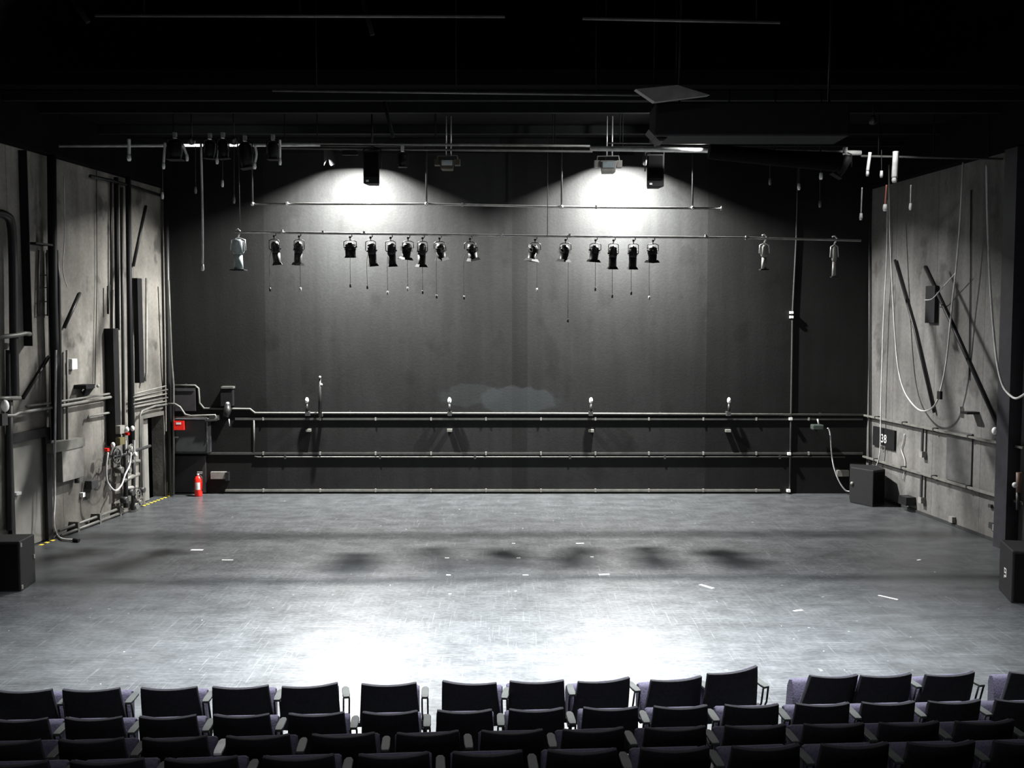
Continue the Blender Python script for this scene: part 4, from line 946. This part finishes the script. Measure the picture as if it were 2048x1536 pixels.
# ------------------------------------------------------------ light
def worklight(px, D, z, power, label, tilt=15, w=.26):
    p = at(px, 318, D); p.z = z
    t = Th('work_light', label, 'work light', p, 'work lights over the back wall')
    def M(v): return p + Matrix.Rotation(R(tilt), 3, 'X') @ Vector(v)
    mb = MB(); h = .12; d = .10
    mb.hexa([M((-w / 2 - .04, -d, -.0)), M((w / 2 + .04, -d, -.0)), M((w / 2 + .04, d, -.0)), M((-w / 2 - .04, d, -.0)), M((-w / 2, -d * .5, h)), M((w / 2, -d * .5, h)), M((w / 2, d * .5, h)), M((-w / 2, d * .5, h))])
    t.part('housing', mb, BLACKM)
    mb = MB(); mb.tube([M((0, 0, h)), M((0, 0, h)) + Vector((0, 0, .05)), Vector((p.x, p.y, GZ - .01))], .015, 6); t.part('hanger', mb, BLACKM)
    for sx in (-1, 1):      # added flaps, outlined to cut the light along the walls
        mb = MB(); x = p.x + sx * .46
        prof = [(.80, .17), (.80, -.07), (.22, -.20), (.06, -.19), (-.12, -.06), (-.62, -.32), (-.62, .17)]
        n0 = len(mb.v); k = len(prof)
        mb.v += [Vector((x - .006, p.y + a, p.z + b)) for a, b in prof] + [Vector((x + .006, p.y + a, p.z + b)) for a, b in prof]
        mb.f += [list(range(k)), list(range(k, 2 * k))[::-1]] + [[i, i + k, (i + 1) % k + k, (i + 1) % k] for i in range(k)]; mb.sm += [False] * (k + 2)
        mb.tube([(p.x + sx * .1, p.y, p.z + .10), (x, p.y, p.z + .15)], .012, 6)
        t.part('added_flap', mb, BLACK)
    li = bpy.data.lights.new('lamp', 'AREA'); li.shape = 'RECTANGLE'; li.size = w; li.size_y = .12; li.energy = power; li.color = (1, .985, .955); li.spread = R(156)
    lo = bpy.data.objects.new('lamp', li); col.objects.link(lo); lo.parent = t.e
    lo.location = Matrix.Rotation(R(tilt), 3, 'X') @ Vector((0, 0, -.012)); lo.rotation_euler = (R(tilt), 0, 0)
    return lo
worklight(700, 22.1, 7.66, 2300, 'work light glowing above the left hot spot on the back wall', 8)
worklight(1252, 22.1, 7.66, 2500, 'work light glowing above the right hot spot on the back wall', 10)
def spot(loc, tgt, power, size=60, blend=.6, r=.05, c=(1, .98, .95)):
    li = bpy.data.lights.new('pipe_light', 'SPOT'); li.energy = power; li.spot_size = R(size); li.spot_blend = blend; li.shadow_soft_size = r; li.color = c
    lo = bpy.data.objects.new('pipe_light', li); col.objects.link(lo); lo.location = loc
    lo.rotation_euler = (Vector(tgt) - Vector(loc)).to_track_quat('-Z', 'Y').to_euler(); return lo
def added_pipe_lamp(px, D, z, tgt, power, label, size=110):  # lamp and housing added to brighten the overhead pipes and white bundles
    p = at(px, 300, D); p.z = z; t = Th('added_pipe_lamp', label, 'work light', p, 'small added lamps by the overhead pipes')
    dv = (Vector(tgt) - p).normalized(); q = dv.to_track_quat('-Z', 'Y')
    mb = MB(); M = Matrix.Translation(p) @ q.to_matrix().to_4x4(); mb.tube([(0, 0, .14), (0, 0, .05), (0, 0, .0)], [.03, .06, .07], 10, True).xf(M); t.part('reflector', mb, BLACKM)
    mb = MB(); mb.tube([p, (p.x, p.y, GZ + .01)], .012, 6); t.part('added_lamp_arm', mb, BLACKM)
    li = bpy.data.lights.new('added_bulb', 'SPOT'); li.energy = power; li.spot_size = R(size); li.spot_blend = .5; li.shadow_soft_size = .04
    lo = bpy.data.objects.new('added_bulb', li); col.objects.link(lo); lo.parent = t.e; lo.location = dv * .02; lo.rotation_euler = q.to_euler()
pA = at(385, 300, 18.4); pB = at(1340, 302, 18.3); pC = at(1745, 312, 18.1)
added_pipe_lamp(384, 18.28, 7.28, (pA.x, 18.6, pA.z), 22, 'small added lamp aimed at the upper left pipe beside the long rope', 140)
added_pipe_lamp(468, 18.28, 7.28, (at(468, 290, 18.6).x, 18.6, pA.z), 12, 'small added lamp aimed at the left pipe over the large grey lantern', 120)
added_pipe_lamp(1426, 18.0, 7.40, (at(1300, 297, 18.3).x, 18.35, pB.z), 260, 'small added lamp behind the black roll, aimed at the shining pipe', 100)
added_pipe_lamp(1745, 17.4, 7.45, (pC.x, pC.y, pC.z - .2), 60, 'small added lamp pointing at the white bundles at the upper right', 80)
# added fill without a fitting, high up, brightens the boards before the seats
li = bpy.data.lights.new('added_front_fill', 'AREA'); li.shape = 'RECTANGLE'; li.size = 9; li.size_y = .4; li.energy = 2300; li.color = (.96, .985, 1); li.spread = R(52)
lo = bpy.data.objects.new('added_front_fill', li); col.objects.link(lo); lo.location = (0, 9.6, 9.55); lo.rotation_euler = (R(14), 0, 0)
# dim unseen fill added above the seats to lift their tone
li = bpy.data.lights.new('added_seat_fill', 'AREA'); li.shape = 'RECTANGLE'; li.size = 6; li.size_y = 2; li.energy = 220; li.color = (.95, .97, 1)
lo = bpy.data.objects.new('added_seat_fill', li); col.objects.link(lo); lo.location = (0, 4, 9.3)
w = bpy.data.worlds.new('world'); sc.world = w; w.use_nodes = True
w.node_tree.nodes['Background'].inputs[0].default_value = (.5, .55, .6, 1); w.node_tree.nodes['Background'].inputs[1].default_value = .003

sc.view_settings.view_transform = 'Standard'; sc.view_settings.look = 'None'; sc.view_settings.gamma = 1
sc.view_settings.exposure = 0.0; sc.view_settings.use_curve_mapping = False
try: sc.cycles.max_bounces = 8
except Exception: pass
for k, v in LABELS.items():
    if len(v) > 1: print('DUPLABEL', k, len(v))
    if len(k.split()) > 16 or len(k.split()) < 4: print('LABELLEN', len(k.split()), k)
